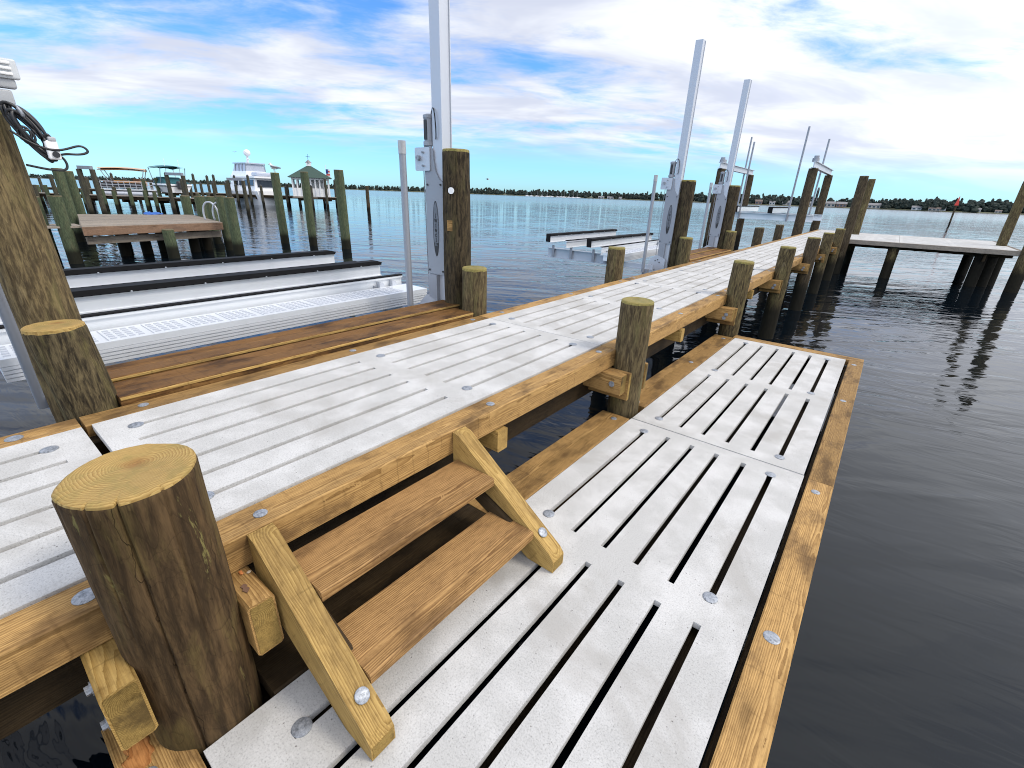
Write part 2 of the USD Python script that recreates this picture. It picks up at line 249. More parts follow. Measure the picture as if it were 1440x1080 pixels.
def concrete(name, a, b, dirt):
    n = {'tc': ('texture_coordinate', {}), 'oi': ('object_info', {}), 'ra': ('math', {'math_type': 'multiply', 'value2': 29.0}), 'off': ('combine_xyz', {}), 'pos': ('vector_math', {'math_type': 'add'}),
         'n1': ('noise_texture', {'scale': 3.2, 'detail': 7.0, 'roughness': 0.62}), 'c1': ('mix', {'color1': a, 'color2': b}),
         'f1': ('map_range', {'range_type': 'smoothstep', 'from_min': 0.40, 'from_max': 0.66, 'clamp': True}),
         'n2': ('noise_texture', {'scale': 150.0, 'detail': 5.0, 'roughness': 0.8}), 'r2': ('rgb_ramp', {'ramp': [(0.32, (0.46, 0.455, 0.45)), (0.46, (0.95, 0.95, 0.95)), (0.75, (1.14, 1.14, 1.14))]}),
         'c2': ('mix', {'mix_type': 'multiply', 'fac': 1.0}),
         'vp': ('voronoi_texture', {'scale': 38.0, 'randomness': 1.0}), 'rp': ('rgb_ramp', {'ramp': [(0.0, (1, 1, 1)), (0.075, (1, 1, 1)), (0.11, (0, 0, 0))]}),
         'np': ('noise_texture', {'scale': 7.0, 'detail': 3.0}), 'fp': ('map_range', {'from_min': 0.47, 'from_max': 0.6, 'to_min': 0.0, 'to_max': 0.75, 'clamp': True}), 'mp': ('math', {'math_type': 'multiply'}),
         'c3': ('mix', {'color2': dirt}),
         # faint arcs left by the trowel
         'vo': ('voronoi_texture', {'scale': 1.6, 'randomness': 1.0}), 'sw': ('wave_texture', {'wave_type': 'rings', 'rings_direction': 'z', 'scale': 11.0, 'distortion': 7.0, 'detail': 5.0, 'detail_scale': 1.5}),
         'sub': ('vector_math', {'math_type': 'subtract'}), 'scv': ('vector_math', {'math_type': 'scale', 'scale': 1.0}),
         'rs': ('rgb_ramp', {'ramp': [(0.0, (0.93, 0.93, 0.935)), (0.10, (1, 1, 1)), (1.0, (1, 1, 1))]}), 'c4': ('mix', {'mix_type': 'multiply', 'fac': 0.6}),
         'n5': ('noise_texture', {'scale': 1.5, 'detail': 5.0, 'roughness': 0.6, 'distortion': 0.8}), 'f5': ('map_range', {'range_type': 'smoothstep', 'from_min': 0.50, 'from_max': 0.70, 'to_min': 0.0, 'to_max': 0.7, 'clamp': True}), 'c5': ('mix', {'color2': (0.35, 0.335, 0.31)}),
         'h': ('math', {'math_type': 'multiply', 'value2': 0.0016}), 'h2': ('math', {'math_type': 'multiply_add', 'value2': -0.003}),
         'bump': ('bump', {'distance': 1.0, 'strength': 0.8}), 'p': ('principled_bsdf', {'roughness': 0.82, 'specular_ior_level': 0.1})}
    l = [('oi.random', 'ra.value1'), ('ra.value', 'off.x'), ('ra.value', 'off.y'), ('tc.object', 'pos.vector1'), ('off.vector', 'pos.vector2'),
         ('pos.vector', 'n1.vector'), ('n1.fac', 'f1.value'), ('f1.result', 'c1.fac'), ('pos.vector', 'n2.vector'), ('n2.fac', 'r2.fac'), ('c1.color', 'c2.color1'), ('r2.color', 'c2.color2'),
         ('pos.vector', 'vp.vector'), ('vp.distance', 'rp.fac'), ('pos.vector', 'np.vector'), ('np.fac', 'fp.value'), ('rp.color', 'mp.value1'), ('fp.result', 'mp.value2'),
         ('pos.vector', 'vo.vector'), ('pos.vector', 'sub.vector1'), ('vo.position', 'sub.vector2'), ('sub.vector', 'scv.vector1'), ('scv.vector', 'sw.vector'), ('sw.fac', 'rs.fac'),
         ('c2.color', 'c4.color1'), ('rs.color', 'c4.color2'), ('pos.vector', 'n5.vector'), ('n5.fac', 'f5.value'), ('f5.result', 'c5.fac'), ('c4.color', 'c5.color1'),
         ('c5.color', 'c3.color1'), ('mp.value', 'c3.fac'), ('c3.color', 'p.base_color'),
         ('n2.fac', 'h.value1'), ('mp.value', 'h2.value1'), ('h.value', 'h2.value3'), ('h2.value', 'bump.height'), ('bump.normal', 'p.normal')]
    return look(name, n, l)
M['concrete'] = concrete('white_concrete', (0.455, 0.448, 0.43), (0.56, 0.552, 0.535), (0.14, 0.13, 0.12))

def metal(name, col, rough, metallic=1.0, streak=0.12, spots=0.0, bumpiness=0.0):
    n = {'tc': ('texture_coordinate', {}), 'm': ('mapping', {'scale': (2.0, 9.0, 9.0)}), 'n1': ('noise_texture', {'scale': 1.0, 'detail': 3.0, 'roughness': 0.5}),
         'n2': ('noise_texture', {'scale': 3.0, 'detail': 4.0, 'roughness': 0.5}), 'mx': ('mix_float', {'fac': 0.5}),
         'r': ('map_range', {'from_min': 0.3, 'from_max': 0.7, 'to_min': rough - streak, 'to_max': rough + streak, 'clamp': True}),
         'c': ('rgb_ramp', {'ramp': [(0.3, tuple((1 - 0.6 * streak) * x for x in col)), (0.62, col)]}),
         'h': ('math', {'math_type': 'multiply', 'value2': 0.002 * bumpiness}), 'bump': ('bump', {'distance': 1.0, 'strength': 0.5}),
         'p': ('principled_bsdf', {'metallic': metallic})}
    l = [('tc.object', 'm.vector'), ('m.vector', 'n1.vector'), ('tc.object', 'n2.vector'), ('n1.fac', 'mx.a'), ('n2.fac', 'mx.b'), ('mx.result', 'r.value'), ('r.result', 'p.roughness'),
         ('mx.result', 'c.fac'), ('c.color', 'p.base_color'), ('n2.fac', 'h.value1'), ('h.value', 'bump.height'), ('bump.normal', 'p.normal')]
    return look(name, n, l)
def plain_galv():
    n = {'tc': ('texture_coordinate', {}), 'oi': ('object_info', {}), 'ra': ('math', {'math_type': 'multiply', 'value2': 9.0}), 'off': ('combine_xyz', {}), 'pos': ('vector_math', {'math_type': 'add'}),
         'n': ('noise_texture', {'scale': 95.0, 'detail': 4.0, 'roughness': 0.65}), 'c': ('rgb_ramp', {'ramp': [(0.3, (0.13, 0.14, 0.155)), (0.52, (0.30, 0.32, 0.35)), (0.7, (0.42, 0.44, 0.47))]}),
         'h': ('math', {'math_type': 'multiply', 'value2': 0.0012}), 'bump': ('bump', {'distance': 1.0, 'strength': 0.8}), 'p': ('principled_bsdf', {'metallic': 0.5, 'roughness': 0.5})}
    return look('galvanised_steel', n, [('tc.object', 'pos.vector1'), ('oi.random', 'ra.value1'), ('ra.value', 'off.x'), ('off.vector', 'pos.vector2'), ('pos.vector', 'n.vector'), ('n.fac', 'c.fac'), ('c.color', 'p.base_color'), ('n.fac', 'h.value1'), ('h.value', 'bump.height'), ('bump.normal', 'p.normal')])
M['alu'] = metal('aluminium', (0.50, 0.52, 0.56), 0.45, 0.55, 0.05)
M['alu_dull'] = metal('dull_aluminium', (0.30, 0.315, 0.345), 0.5, 0.5, 0.05)
M['alu_white'] = metal('bright_aluminium', (0.70, 0.72, 0.74), 0.38, 0.35, 0.05)
M['galv'] = plain_galv()

def plain(name, col, rough=0.5, metallic=0.0, var=0.15, scale=8.0, spec=0.5):
    n = {'tc': ('texture_coordinate', {}), 'n': ('noise_texture', {'scale': scale, 'detail': 5.0, 'roughness': 0.6}),
         'c': ('rgb_ramp', {'ramp': [(0.25, tuple((1 - var) * x for x in col)), (0.75, tuple(min(1, (1 + var) * x) for x in col))]}),
         'p': ('principled_bsdf', {'roughness': rough, 'metallic': metallic, 'specular_ior_level': spec})}
    return look(name, n, [('tc.object', 'n.vector'), ('n.fac', 'c.fac'), ('c.color', 'p.base_color')])
M['rubber'] = plain('black_rubber', (0.009, 0.009, 0.010), 0.7, spec=0.15)
M['cable'] = plain('black_cable', (0.012, 0.012, 0.013), 0.38)
M['badge'] = plain('badge_dark', (0.02, 0.02, 0.022), 0.5)
M['badge_mid'] = plain('badge_grey', (0.16, 0.17, 0.19), 0.5, 0.5)
M['white'] = plain('white_paint', (0.78, 0.78, 0.77), 0.4, var=0.05)
M['white_gel'] = plain('white_gelcoat', (0.80, 0.81, 0.82), 0.2, var=0.03)
M['grey_plastic'] = plain('grey_plastic', (0.36, 0.37, 0.38), 0.45)
M['box_grey'] = plain('box_grey', (0.50, 0.52, 0.53), 0.4)
M['glass_dark'] = plain('dark_glass', (0.03, 0.04, 0.055), 0.06, var=0.05)
M['teal'] = plain('teal_canvas', (0.012, 0.085, 0.10), 0.75)
M['tan'] = plain('tan_canvas', (0.52, 0.34, 0.22), 0.8)
M['orange_seat'] = plain('tan_seat', (0.50, 0.27, 0.11), 0.6)
M['brown_seat'] = plain('brown_cover', (0.16, 0.085, 0.05), 0.8)
M['clear_vinyl'] = plain('clear_vinyl', (0.40, 0.44, 0.52), 0.15)
M['black'] = plain('black_plastic', (0.015, 0.015, 0.017), 0.4)
M['green_roof'] = plain('green_shingle', (0.028, 0.06, 0.045), 0.7, scale=40)
M['cap_dark'] = plain('pile_cap_dark', (0.02, 0.02, 0.022), 0.5)
M['red'] = plain('marker_red', (0.62, 0.06, 0.04), 0.6)
M['navy'] = plain('flag_blue', (0.03, 0.05, 0.2), 0.7)
M['bird_grey'] = plain('gull_grey', (0.20, 0.21, 0.23), 0.8)
M['bird_white'] = plain('gull_white', (0.7, 0.7, 0.68), 0.8)
M['beak'] = plain('gull_beak', (0.5, 0.3, 0.05), 0.6)
M['blue_tarp'] = plain('blue_cloth', (0.02, 0.10, 0.36), 0.6)
M['roof_grey'] = plain('roof_grey', (0.22, 0.21, 0.21), 0.8)
M['roof_brown'] = plain('roof_brown', (0.17, 0.13, 0.11), 0.8)
M['wall_cream'] = plain('wall_cream', (0.36, 0.33, 0.29), 0.8)
M['wall_white'] = plain('wall_white', (0.52, 0.52, 0.51), 0.8)
M['wall_brick'] = plain('wall_brick', (0.20, 0.13, 0.105), 0.8)
M['shore'] = plain('shore_ground', (0.075, 0.08, 0.04), 0.9, scale=0.05)
M['debris'] = plain('orange_chip', (0.55, 0.2, 0.06), 0.7)
M['debris_pale'] = plain('pale_chip', (0.62, 0.52, 0.38), 0.7)
M['leaf_dark'] = look('shore_foliage', {
    'geo': ('geometry', {}), 'n': ('noise_texture', {'scale': 0.18, 'detail': 4.0}), 'r': ('geometry', {}),
    'mx': ('mix_float', {'fac': 0.5}), 'c': ('rgb_ramp', {'ramp': [(0.25, (0.022, 0.032, 0.026)), (0.55, (0.036, 0.046, 0.036)), (0.8, (0.058, 0.062, 0.044))]}),
    'p': ('principled_bsdf', {'roughness': 0.8, 'specular_ior_level': 0.2})},
    [('geo.position', 'n.vector'), ('n.fac', 'mx.a'), ('r.random_per_island', 'mx.b'), ('mx.result', 'c.fac'), ('c.color', 'p.base_color')])
M['water'] = look('river_water', {
    'geo': ('geometry', {}), 'rot': ('mapping', {'rotation': (0, 0, -0.62)}), 'rot2': ('mapping', {'rotation': (0, 0, -0.15)}),
    'm1': ('mapping', {'scale': (0.30, 1.15, 1.0)}), 'n1': ('noise_texture', {'scale': 1.0, 'detail': 2.0, 'roughness': 0.45, 'distortion': 0.7}),
    'm2': ('mapping', {'scale': (0.55, 1.9, 1.0)}), 'n2': ('noise_texture', {'scale': 2.4, 'detail': 3.0, 'roughness': 0.5, 'distortion': 0.9}),
    'n3': ('noise_texture', {'scale': 0.22, 'detail': 3.0, 'roughness': 0.5}),
    'gust': ('map_range', {'range_type': 'smoothstep', 'from_min': 0.40, 'from_max': 0.60, 'to_min': 0.4, 'to_max': 1.6, 'clamp': True}),
    'h1': ('math', {'math_type': 'multiply', 'value2': 0.044}), 'h2': ('math', {'math_type': 'multiply', 'value2': 0.0105}), 'hg': ('math', {'math_type': 'multiply'}), 'hs': ('math', {'math_type': 'add'}),
    # open water away from the docks is choppier than the sheltered water beside them
    'dist': ('vector_math', {'math_type': 'distance', 'vector2': (-8.0, 12.0, 0.0)}),
    'open': ('map_range', {'range_type': 'smoothstep', 'from_min': 22.0, 'from_max': 170.0, 'to_min': 1.0, 'to_max': 3.0, 'clamp': True}),
    'openr': ('map_range', {'range_type': 'smoothstep', 'from_min': 30.0, 'from_max': 260.0, 'to_min': 0.012, 'to_max': 0.13, 'clamp': True}), 'ho': ('math', {'math_type': 'multiply'}),
    'bump': ('bump', {'distance': 1.0, 'strength': 1.0}),
    'p': ('principled_bsdf', {'base_color': (0.001, 0.002, 0.003), 'roughness': 0.012, 'ior': 1.333, 'specular_ior_level': 0.46})},
    [('geo.position', 'rot.vector'), ('geo.position', 'rot2.vector'), ('rot.vector', 'm1.vector'), ('rot2.vector', 'm2.vector'), ('m1.vector', 'n1.vector'), ('m2.vector', 'n2.vector'), ('geo.position', 'n3.vector'), ('n3.fac', 'gust.value'),
     ('n1.fac', 'h1.value1'), ('n2.fac', 'h2.value1'), ('h2.value', 'hg.value1'), ('gust.result', 'hg.value2'), ('h1.value', 'hs.value1'), ('hg.value', 'ho.value1'), ('geo.position', 'dist.vector1'), ('dist.value', 'open.value'), ('dist.value', 'openr.value'), ('open.result', 'ho.value2'), ('ho.value', 'hs.value2'), ('openr.result', 'p.roughness'), ('hs.value', 'bump.height'), ('bump.normal', 'p.normal')])

# ------------------------------------------------------------------ helpers
BASE, COUNT = {}, {}
def numbered(parent, name):
    k = parent + '/' + name
    n = COUNT.get(k, -1) + 1
    COUNT[k] = n
    return k if n == 0 else f'{k}_{n:03d}'

def meta(prim, label=None, cat=None, group=None, kind=None):
    for k, v in (('label', label), ('category', cat), ('group', group), ('kind', kind)):
        if v: prim.SetCustomDataByKey(k, v)

def thing(name, label, cat, base, group=None):
    path = numbered('/World', name)
    x = UsdGeom.Xform.Define(stage, path); x.AddTranslateOp().Set(Gf.Vec3d(*map(float, base)))
    BASE[path] = trimesh.transformations.translation_matrix(base)
    meta(x.GetPrim(), label, cat, group)
    return path

def part(parent, name, mesh, mat, T=None, smooth=False, label=None, kind=None):
    """A mesh prim under parent; mesh coordinates are world coordinates unless T (a world 4 x 4, columns) says otherwise."""
    path = numbered(parent, name)
    m = usdkit.mesh(stage, path, mesh, M[mat] if isinstance(mat, str) else mat, smooth)
    T = np.eye(4) if T is None else np.array(T, float)
    BASE[path] = T
    L = np.linalg.inv(BASE[parent]) @ T if parent in BASE else T
    if not np.allclose(L, np.eye(4)):
        m.AddTransformOp().Set(Gf.Matrix4d(*L.T.ravel().tolist()))
    if label: m.GetPrim().SetCustomDataByKey('label', label)
    if kind: m.GetPrim().SetCustomDataByKey('kind', kind)
    return path

def frame(o, x, up=(0, 0, 1)):
    x = np.array(x, float); x /= np.linalg.norm(x)
    up = np.array(up, float)
    if abs(x @ up) > 0.98: up = np.array([0, 1.0, 0])
    y = np.cross(up, x); y /= np.linalg.norm(y)
    z = np.cross(x, y)
    T = np.eye(4); T[:3, 0], T[:3, 1], T[:3, 2], T[:3, 3] = x, y, z, o
    return T

def bar_mesh(L, w, h, c=0.006):
    """A bar along +x from 0 to L with eased edges."""
    c = min(c, w * 0.3, h * 0.3)
    yz = [(-w/2 + c, -h/2), (w/2 - c, -h/2), (w/2, -h/2 + c), (w/2, h/2 - c), (w/2 - c, h/2), (-w/2 + c, h/2), (-w/2, h/2 - c), (-w/2, -h/2 + c)]
    v = [(0, *q) for q in yz] + [(L, *q) for q in yz]
    f = []
    for i in range(8):
        j = (i + 1) % 8
        f += [(i, j, j + 8), (i, j + 8, i + 8)]
    f += [(0, i + 1, i) for i in range(1, 7)] + [(8, 8 + i, 9 + i) for i in range(1, 7)]
    m = trimesh.Trimesh(np.array(v, float), np.array(f), process=False)
    if m.volume < 0: m.invert()
    return m

def board(parent, name, a, b, w, h, mat, c=0.006, up=(0, 0, 1), label=None):
    a, b = np.array(a, float), np.array(b, float)
    return part(parent, name, bar_mesh(np.linalg.norm(b - a), w, h, c), mat, frame(a, b - a, up), smooth=False, label=label)

def box_between(x0, x1, y0, y1, z0, z1):
    m = trimesh.creation.box([x1 - x0, y1 - y0, z1 - z0]); m.apply_translation([(x0 + x1)/2, (y0 + y1)/2, (z0 + z1)/2]); return m

def tube_mesh(pts, r, n=8, closed=False):
    pts = np.array(pts, float); N = len(pts)
    if closed:
        tan = np.roll(pts, -1, 0) - np.roll(pts, 1, 0)
    else:
        tan = np.gradient(pts, axis=0)
    tan /= np.linalg.norm(tan, axis=1)[:, None]
    u = np.cross(tan[0], [0.3, 0.2, 1.0]); u /= np.linalg.norm(u)
    rings = []
    rr = np.broadcast_to(r, N)
    for i in range(N):
        u = u - tan[i] * (u @ tan[i]); u /= np.linalg.norm(u); w = np.cross(tan[i], u)
        a = np.arange(n) / n * 2 * np.pi
        rings.append(pts[i] + rr[i] * (np.cos(a)[:, None] * u + np.sin(a)[:, None] * w))
    v = np.vstack(rings); f = []
    M_ = N if closed else N - 1
    for i in range(M_):
        k = ((i + 1) % N) * n
        for j in range(n):
            j2 = (j + 1) % n
            f += [(i*n + j, i*n + j2, k + j2), (i*n + j, k + j2, k + j)]
    if not closed:
        v = np.vstack([v, pts[0], pts[-1]])
        for j in range(n):
            f += [(N*n, (j + 1) % n, j), (N*n + 1, (N-1)*n + j, (N-1)*n + (j + 1) % n)]
    return trimesh.Trimesh(v, np.array(f), process=False)

def spline(pts, n=60, closed=False):
    from scipy.interpolate import splprep, splev
    p = np.array(pts, float)
    if closed: p = np.vstack([p, p[:1]])
    tck, _ = splprep(p.T, s=0, per=closed, k=min(3, len(p) - 1))
    t = np.linspace(0, 1, n, endpoint=not closed)
    return np.array(splev(t, tck)).T

def cyl(r, h, n=20):
    m = trimesh.creation.cylinder(radius=r, height=h, sections=n); m.apply_translation([0, 0, h/2]); return m

def cat(*ms): return trimesh.util.concatenate(list(ms))

def prism_xz(poly, y0, y1):
    """Extrudes a shapely polygon drawn in x, z from y0 to y1."""
    m = trimesh.creation.extrude_polygon(poly, y1 - y0, engine='earcut')
    v = m.vertices.copy(); m.vertices = np.c_[v[:, 0], y1 - v[:, 2], v[:, 1]]
    m.fix_normals(); return m
def prism_yz(poly, x0, x1):
    m = trimesh.creation.extrude_polygon(poly, x1 - x0, engine='earcut')
    v = m.vertices.copy(); m.vertices = np.c_[x0 + v[:, 2], v[:, 0], v[:, 1]]
    m.fix_normals(); return m

def dome_bolt(r=0.027):
    prof = np.array([(r, 0), (r * 0.99, 0.002), (r * 0.88, 0.0038), (r * 0.5, 0.0056), (0, 0.0064)])
    return trimesh.creation.revolve(prof[:, :], sections=18)
BOLT = dome_bolt(0.025)
BOLT_BIG = dome_bolt(0.033)
def bolt(parent, x, y, z, big=False, normal=(0, 0, 1), name='bolt'):
    T = np.eye(4); n = np.array(normal, float); n /= np.linalg.norm(n)
    if abs(n[2]) < 0.999:
        T = frame((x, y, z), np.cross([0, 0, 1.0], n) if abs(n[2]) < 0.9 else [0, 1.0, 0], up=n)
    T[:3, 3] = (x, y, z)
    part(parent, name, BOLT_BIG if big else BOLT, 'galv', T, smooth=35)

def hexnut(parent, x, y, z, normal, r=0.016):
    m = trimesh.creation.cylinder(radius=r, height=0.016, sections=6)
    m2 = trimesh.creation.cylinder(radius=r * 1.5, height=0.004, sections=16); m2.apply_translation([0, 0, -0.006])
    m = cat(m, m2)
    n = np.array(normal, float); n /= np.linalg.norm(n)
    T = frame((x, y, z), np.cross([0, 0, 1.0], n) if abs(n[2]) < 0.9 else [0, 1.0, 0], up=n); T[:3, 3] = np.array([x, y, z]) + 0.008 * n
    part(parent, 'bolt', m, 'galv', T)

def pile(x, y, ztop, r, mat, top, label, group, name='piling', lean=(0, 0), seg=40, nz=36, amp=0.006, zbot=WATER - 0.5, taper=0.02, seed=0, cracks=(), cap=None, skirt=0.03):
    """A round timber: shaft and sawn top, standing in the river. lean = x, y drift per metre."""
    th = thing(name, label, 'piling', (x, y, WATER), group)
    z = np.linspace(zbot, ztop, nz + 1); ang = np.arange(seg) / seg * 2 * np.pi
    A, Z = np.meshgrid(ang, z)
    P = np.stack([np.cos(A) * r * 12, np.sin(A) * r * 12, Z * 1.3], -1)
    big = meshkit.fbm(np.stack([np.cos(A) * 1.1, np.sin(A) * 1.1, Z * 0.8 + seed * 7.7], -1), 2, seed) - 0.5
    fine = meshkit.fbm(P + seed * 3.1, 4, seed + 3) - 0.5
    R = r * (1 + taper * (ztop - Z)) + big * amp * 2.4 + fine * amp * 3.0
    for a0, w, d, z0 in cracks:
        da = np.angle(np.exp(1j * (A - a0 - 0.10 * (meshkit.fbm(np.stack([Z * 2, Z * 0, Z * 0], -1), 3, int(a0 * 10)) - 0.5))))
        R -= d * np.exp(-(da / w) ** 2) * np.clip((Z - z0) / 0.25, 0, 1)
    edge = np.clip((ztop - Z) / 0.012, 0, 1)
    R = R - 0.006 * (1 - edge)
    X = np.cos(A) * R + lean[0] * (Z - WATER); Y = np.sin(A) * R + lean[1] * (Z - WATER)
    tilt = 0.02 * (meshkit.noise(np.array([seed * 1.3, 0.2, 0.7])) - 0.5)
    V = np.stack([X + x, Y + y, Z + (Z > ztop - 1e-6) * (tilt * (np.cos(A)))], -1).reshape(-1, 3)
    f = []
    idx = np.arange(seg); nx = (idx + 1) % seg
    for i in range(nz):
        a, b = i * seg, (i + 1) * seg
        f.append(np.c_[a + idx, a + nx, b + nx]); f.append(np.c_[a + idx, b + nx, b + idx])
    T = np.eye(4); T[:3, 3] = (x, y, WATER)
    part(th, 'shaft', (V - [x, y, WATER], np.vstack(f)), mat, T, smooth=50)
    # sawn top: rings from the rim to the middle
    rim = V[-seg:]; ctr = np.array([x + lean[0] * (ztop - WATER), y + lean[1] * (ztop - WATER), ztop])
    rag = 0.004 + skirt * meshkit.fbm(np.c_[np.cos(ang) * 4, np.sin(ang) * 4, ang * 0 + seed], 4, 2)
    out = ctr * [1, 1, 0] + (rim - ctr) * [1, 1, 0] * (1 + 0.0045 / r); 
    low_ = np.c_[out[:, :2], ztop - 0.004 - rag]; upp = np.c_[(ctr + (rim - ctr) * (1 + 0.0035 / r))[:, :2], rim[:, 2] - 0.002]
    rows, zz = [low_, upp, rim], [0]
    for k, s in enumerate((0.985, 0.94, 0.7, 0.4, 0.15)):
        q = ctr * 1.0 + (rim - ctr) * s; q[:, 2] += (0.002, 0.005, 0.006, 0.006, 0.0065)[k] + 0.0015 * (meshkit.noise(q * 60) - 0.5)
        rows.append(q)
    VV = np.vstack(rows + [ctr[None] + [0, 0, 0.0065]]); f = []
    for i in range(len(rows) - 1):
        a, b = i * seg, (i + 1) * seg
        f.append(np.c_[a + idx, a + nx, b + nx]); f.append(np.c_[a + idx, b + nx, b + idx])
    a = (len(rows) - 1) * seg; f.append(np.c_[a + idx, a + nx, np.full(seg, len(VV) - 1)])
    Tt = np.eye(4); Tt[:3, 3] = ctr
    part(th, 'cut_top', (VV - ctr, np.vstack(f)), top, Tt, smooth=50)
    if cap:
        part(th, 'cap', trimesh.creation.cone(radius=r * 1.15, height=r * 1.3, sections=16), 'cap_dark', Tt)
    return th

# ------------------------------------------------------------------ setting: river and far shore
wv = 6000.0
wm = usdkit.mesh(stage, '/World/river', (np.array([(-wv, -wv, WATER), (wv, -wv, WATER), (wv, wv, WATER), (-wv, wv, WATER)], float), np.array([(0, 1, 2), (0, 2, 3)])), M['water'])
meta(wm.GetPrim(), 'dark river water with small ripples reflecting the cloudy sky', 'water', kind='structure')

# far shore: bearing of the camera's picture columns -> distance and tree height
def bearing(u):   # direction on the horizon seen at picture column u of 1440
    d = FW * 1.0 + (u - 720) / 635.3 * RT - ((253 + 0.0333 * u) - 540) / 635.3 * UP
    d = d[:2]; return d / np.linalg.norm(d), np.linalg.norm(d)
SH_U = np.array([-1500, -500, 0, 300, 480, 660, 800, 900, 980, 1040, 1130, 1200, 1300, 1440, 1700, 3000])
SH_D = np.array([1500, 1450, 1400, 1400, 1350, 1250, 1150, 1050, 950, 820, 800, 760, 690, 640, 620, 800])
SH_H = np.array([10, 11, 11, 11, 12.5, 14, 14.5, 15, 15, 15, 14, 11.5, 16, 14.5, 15, 15])
def shore_at(u):
    b, n = bearing(u); return b * n * np.interp(u, SH_U, SH_D), np.interp(u, SH_U, SH_H)
us = np.linspace(-1500, 3000, 180)
inner = np.array([shore_at(u)[0] for u in us]); jit = 1 + 0.012 * (meshkit.fbm(np.c_[us / 60, us * 0, us * 0], 3) - 0.5)
inner = inner * jit[:, None]; outer = inner * 1.5
rows = [np.c_[inner, np.full(len(us), WATER - 0.5)], np.c_[inner * 1.003, np.full(len(us), WATER + 0.9)], np.c_[inner * 1.03, np.full(len(us), WATER + 2.0)], np.c_[outer, np.full(len(us), WATER + 7.0)]]
V = np.vstack(rows); n = len(us); f = []
for i in range(3):
    for j in range(n - 1):
        a = i * n + j; f += [(a, a + n, a + n + 1), (a, a + n + 1, a + 1)]
sm = usdkit.mesh(stage, '/World/far_shore', (V, np.array(f)), M['shore'], smooth=True)
meta(sm.GetPrim(), 'low wooded bank across the river', 'shore', kind='structure')

ICO = trimesh.creation.icosphere(subdivisions=1)
def blob(rng, sx, sz):
    v = ICO.vertices * (1 + 0.28 * (rng.random((len(ICO.vertices), 1)) - 0.5) * 2)
    return v * [sx, sx, sz]
def grow_wood(name, u0, u1, step, label):
    rng = np.random.default_rng(int(abs(u0)) + 3); VV, FF, n = [], [], 0
    u = u0
    while u < u1:
        p, h = shore_at(u); d = np.linalg.norm(p)
        for row in range(3):
            if row == 0 and rng.random() < 0.4: continue
            q = p * (1.010 + 0.02 * row + 0.008 * rng.random()) + rng.normal(0, 3, 2)
            prof = 0.62 + 0.75 * meshkit.fbm(np.array([[u / 38.0, row * 1.7, 0.3]]), 4, 5)[0] 
            H_ = h * prof * (0.75 + 0.35 * rng.random()) * (0.8 + 0.1 * row)
            pine = rng.random() < 0.3
            w = H_ * (0.22 if pine else 0.34)
            z0 = WATER + 1.2 + row * 0.6
            k = 4 if pine else 5
            for j in range(k):
                t = j / (k - 1)
                if pine: s = w * (1.15 - 0.75 * t); off = rng.normal(0, w * 0.25, 2); zc = z0 + H_ * (0.3 + 0.66 * t); sz = H_ * 0.16
                else: s = w * (0.75 + 0.4 * rng.random()) * (1.1 - 0.55 * t); off = rng.normal(0, w * 0.55, 2); zc = z0 + H_ * (0.18 + 0.68 * t); sz = s * 0.85
                v = blob(rng, s, sz) + [q[0] + off[0], q[1] + off[1], zc]
                VV.append(v); FF.append(ICO.faces + n); n += len(v)
        u += step * (0.7 + 0.6 * rng.random())
    m = usdkit.mesh(stage, '/World/' + name, (np.vstack(VV), np.vstack(FF)), M['leaf_dark'])
    meta(m.GetPrim(), label, 'woodland', kind='stuff')
grow_wood('far_wood', -300, 1000, 3.2, 'thin dark band of trees along the far bank on the left and centre')
grow_wood('far_wood_near_bank', 1000, 1800, 3.6, 'dark wooded bank with houses across the river on the right')

# houses on the right-hand bank, small and partly hidden by trees
def house(u, wpx, hpx, wall, roof, label, front=1.006):
    b, n = bearing(u); d = np.interp(u, SH_U, SH_D); p = b * n * d * front
    s = d / 635.3; w, h = wpx * s, hpx * s
    th = thing('shore_house', label, 'house', (p[0], p[1], WATER + 1.0), None)
    side = np.array([b[1], -b[0], 0]); back = np.array([b[0], b[1], 0]); o = np.array([p[0], p[1], WATER + 1.0])
    T = np.eye(4); T[:3, 0], T[:3, 1], T[:3, 2], T[:3, 3] = side, back, (0, 0, 1), o
    part(th, 'wall', box_between(-w/2, w/2, 0, w * 0.6, 0, h * 0.6), wall, T)
    rp = Polygon([(-w * 0.04, h * 0.6), (w * 0.64, h * 0.6), (w * 0.3, h)])
    part(th, 'roof', prism_yz(rp, -w * 0.54, w * 0.54), roof, T)
    k = max(2, int(wpx / 4))
    for i in range(k):
        xx = -w/2 + (i + 0.5) * w / k
        part(th, 'window', box_between(xx - w / k * 0.28, xx + w / k * 0.28, -0.25, -0.05, h * 0.16, h * 0.46), 'glass_dark', T)
house(1066, 9, 6, 'wall_brick', 'roof_brown', 'brick red house on the far bank above the four post lift')
house(1085, 7, 5, 'wall_white', 'roof_grey', 'small white house right of the brick house on the far bank')
house(1105, 11, 6, 'wall_cream', 'roof_grey', 'cream house on the far bank behind the thin guide poles')
house(1133, 10, 6, 'wall_cream', 'roof_grey', 'long low cream house on the far bank seen between the lift pilings')
house(1165, 14, 7, 'wall_cream', 'roof_grey', 'row of grey roofed houses just left of the tall paired pilings', 1.004)
house(1182, 12, 7, 'wall_brick', 'roof_grey', 'tan house touching the tall paired pilings in the view', 1.004)
house(1228, 14, 7, 'wall_cream', 'roof_grey', 'grey roofed house just right of the tall paired pilings')
house(1288, 11, 5.5, 'wall_white', 'roof_grey', 'white house under the trees left of the red channel marker')
house(1313, 13, 4.5, 'wall_cream', 'roof_brown', 'long cream house nearest the red channel marker on its left', 1.003)
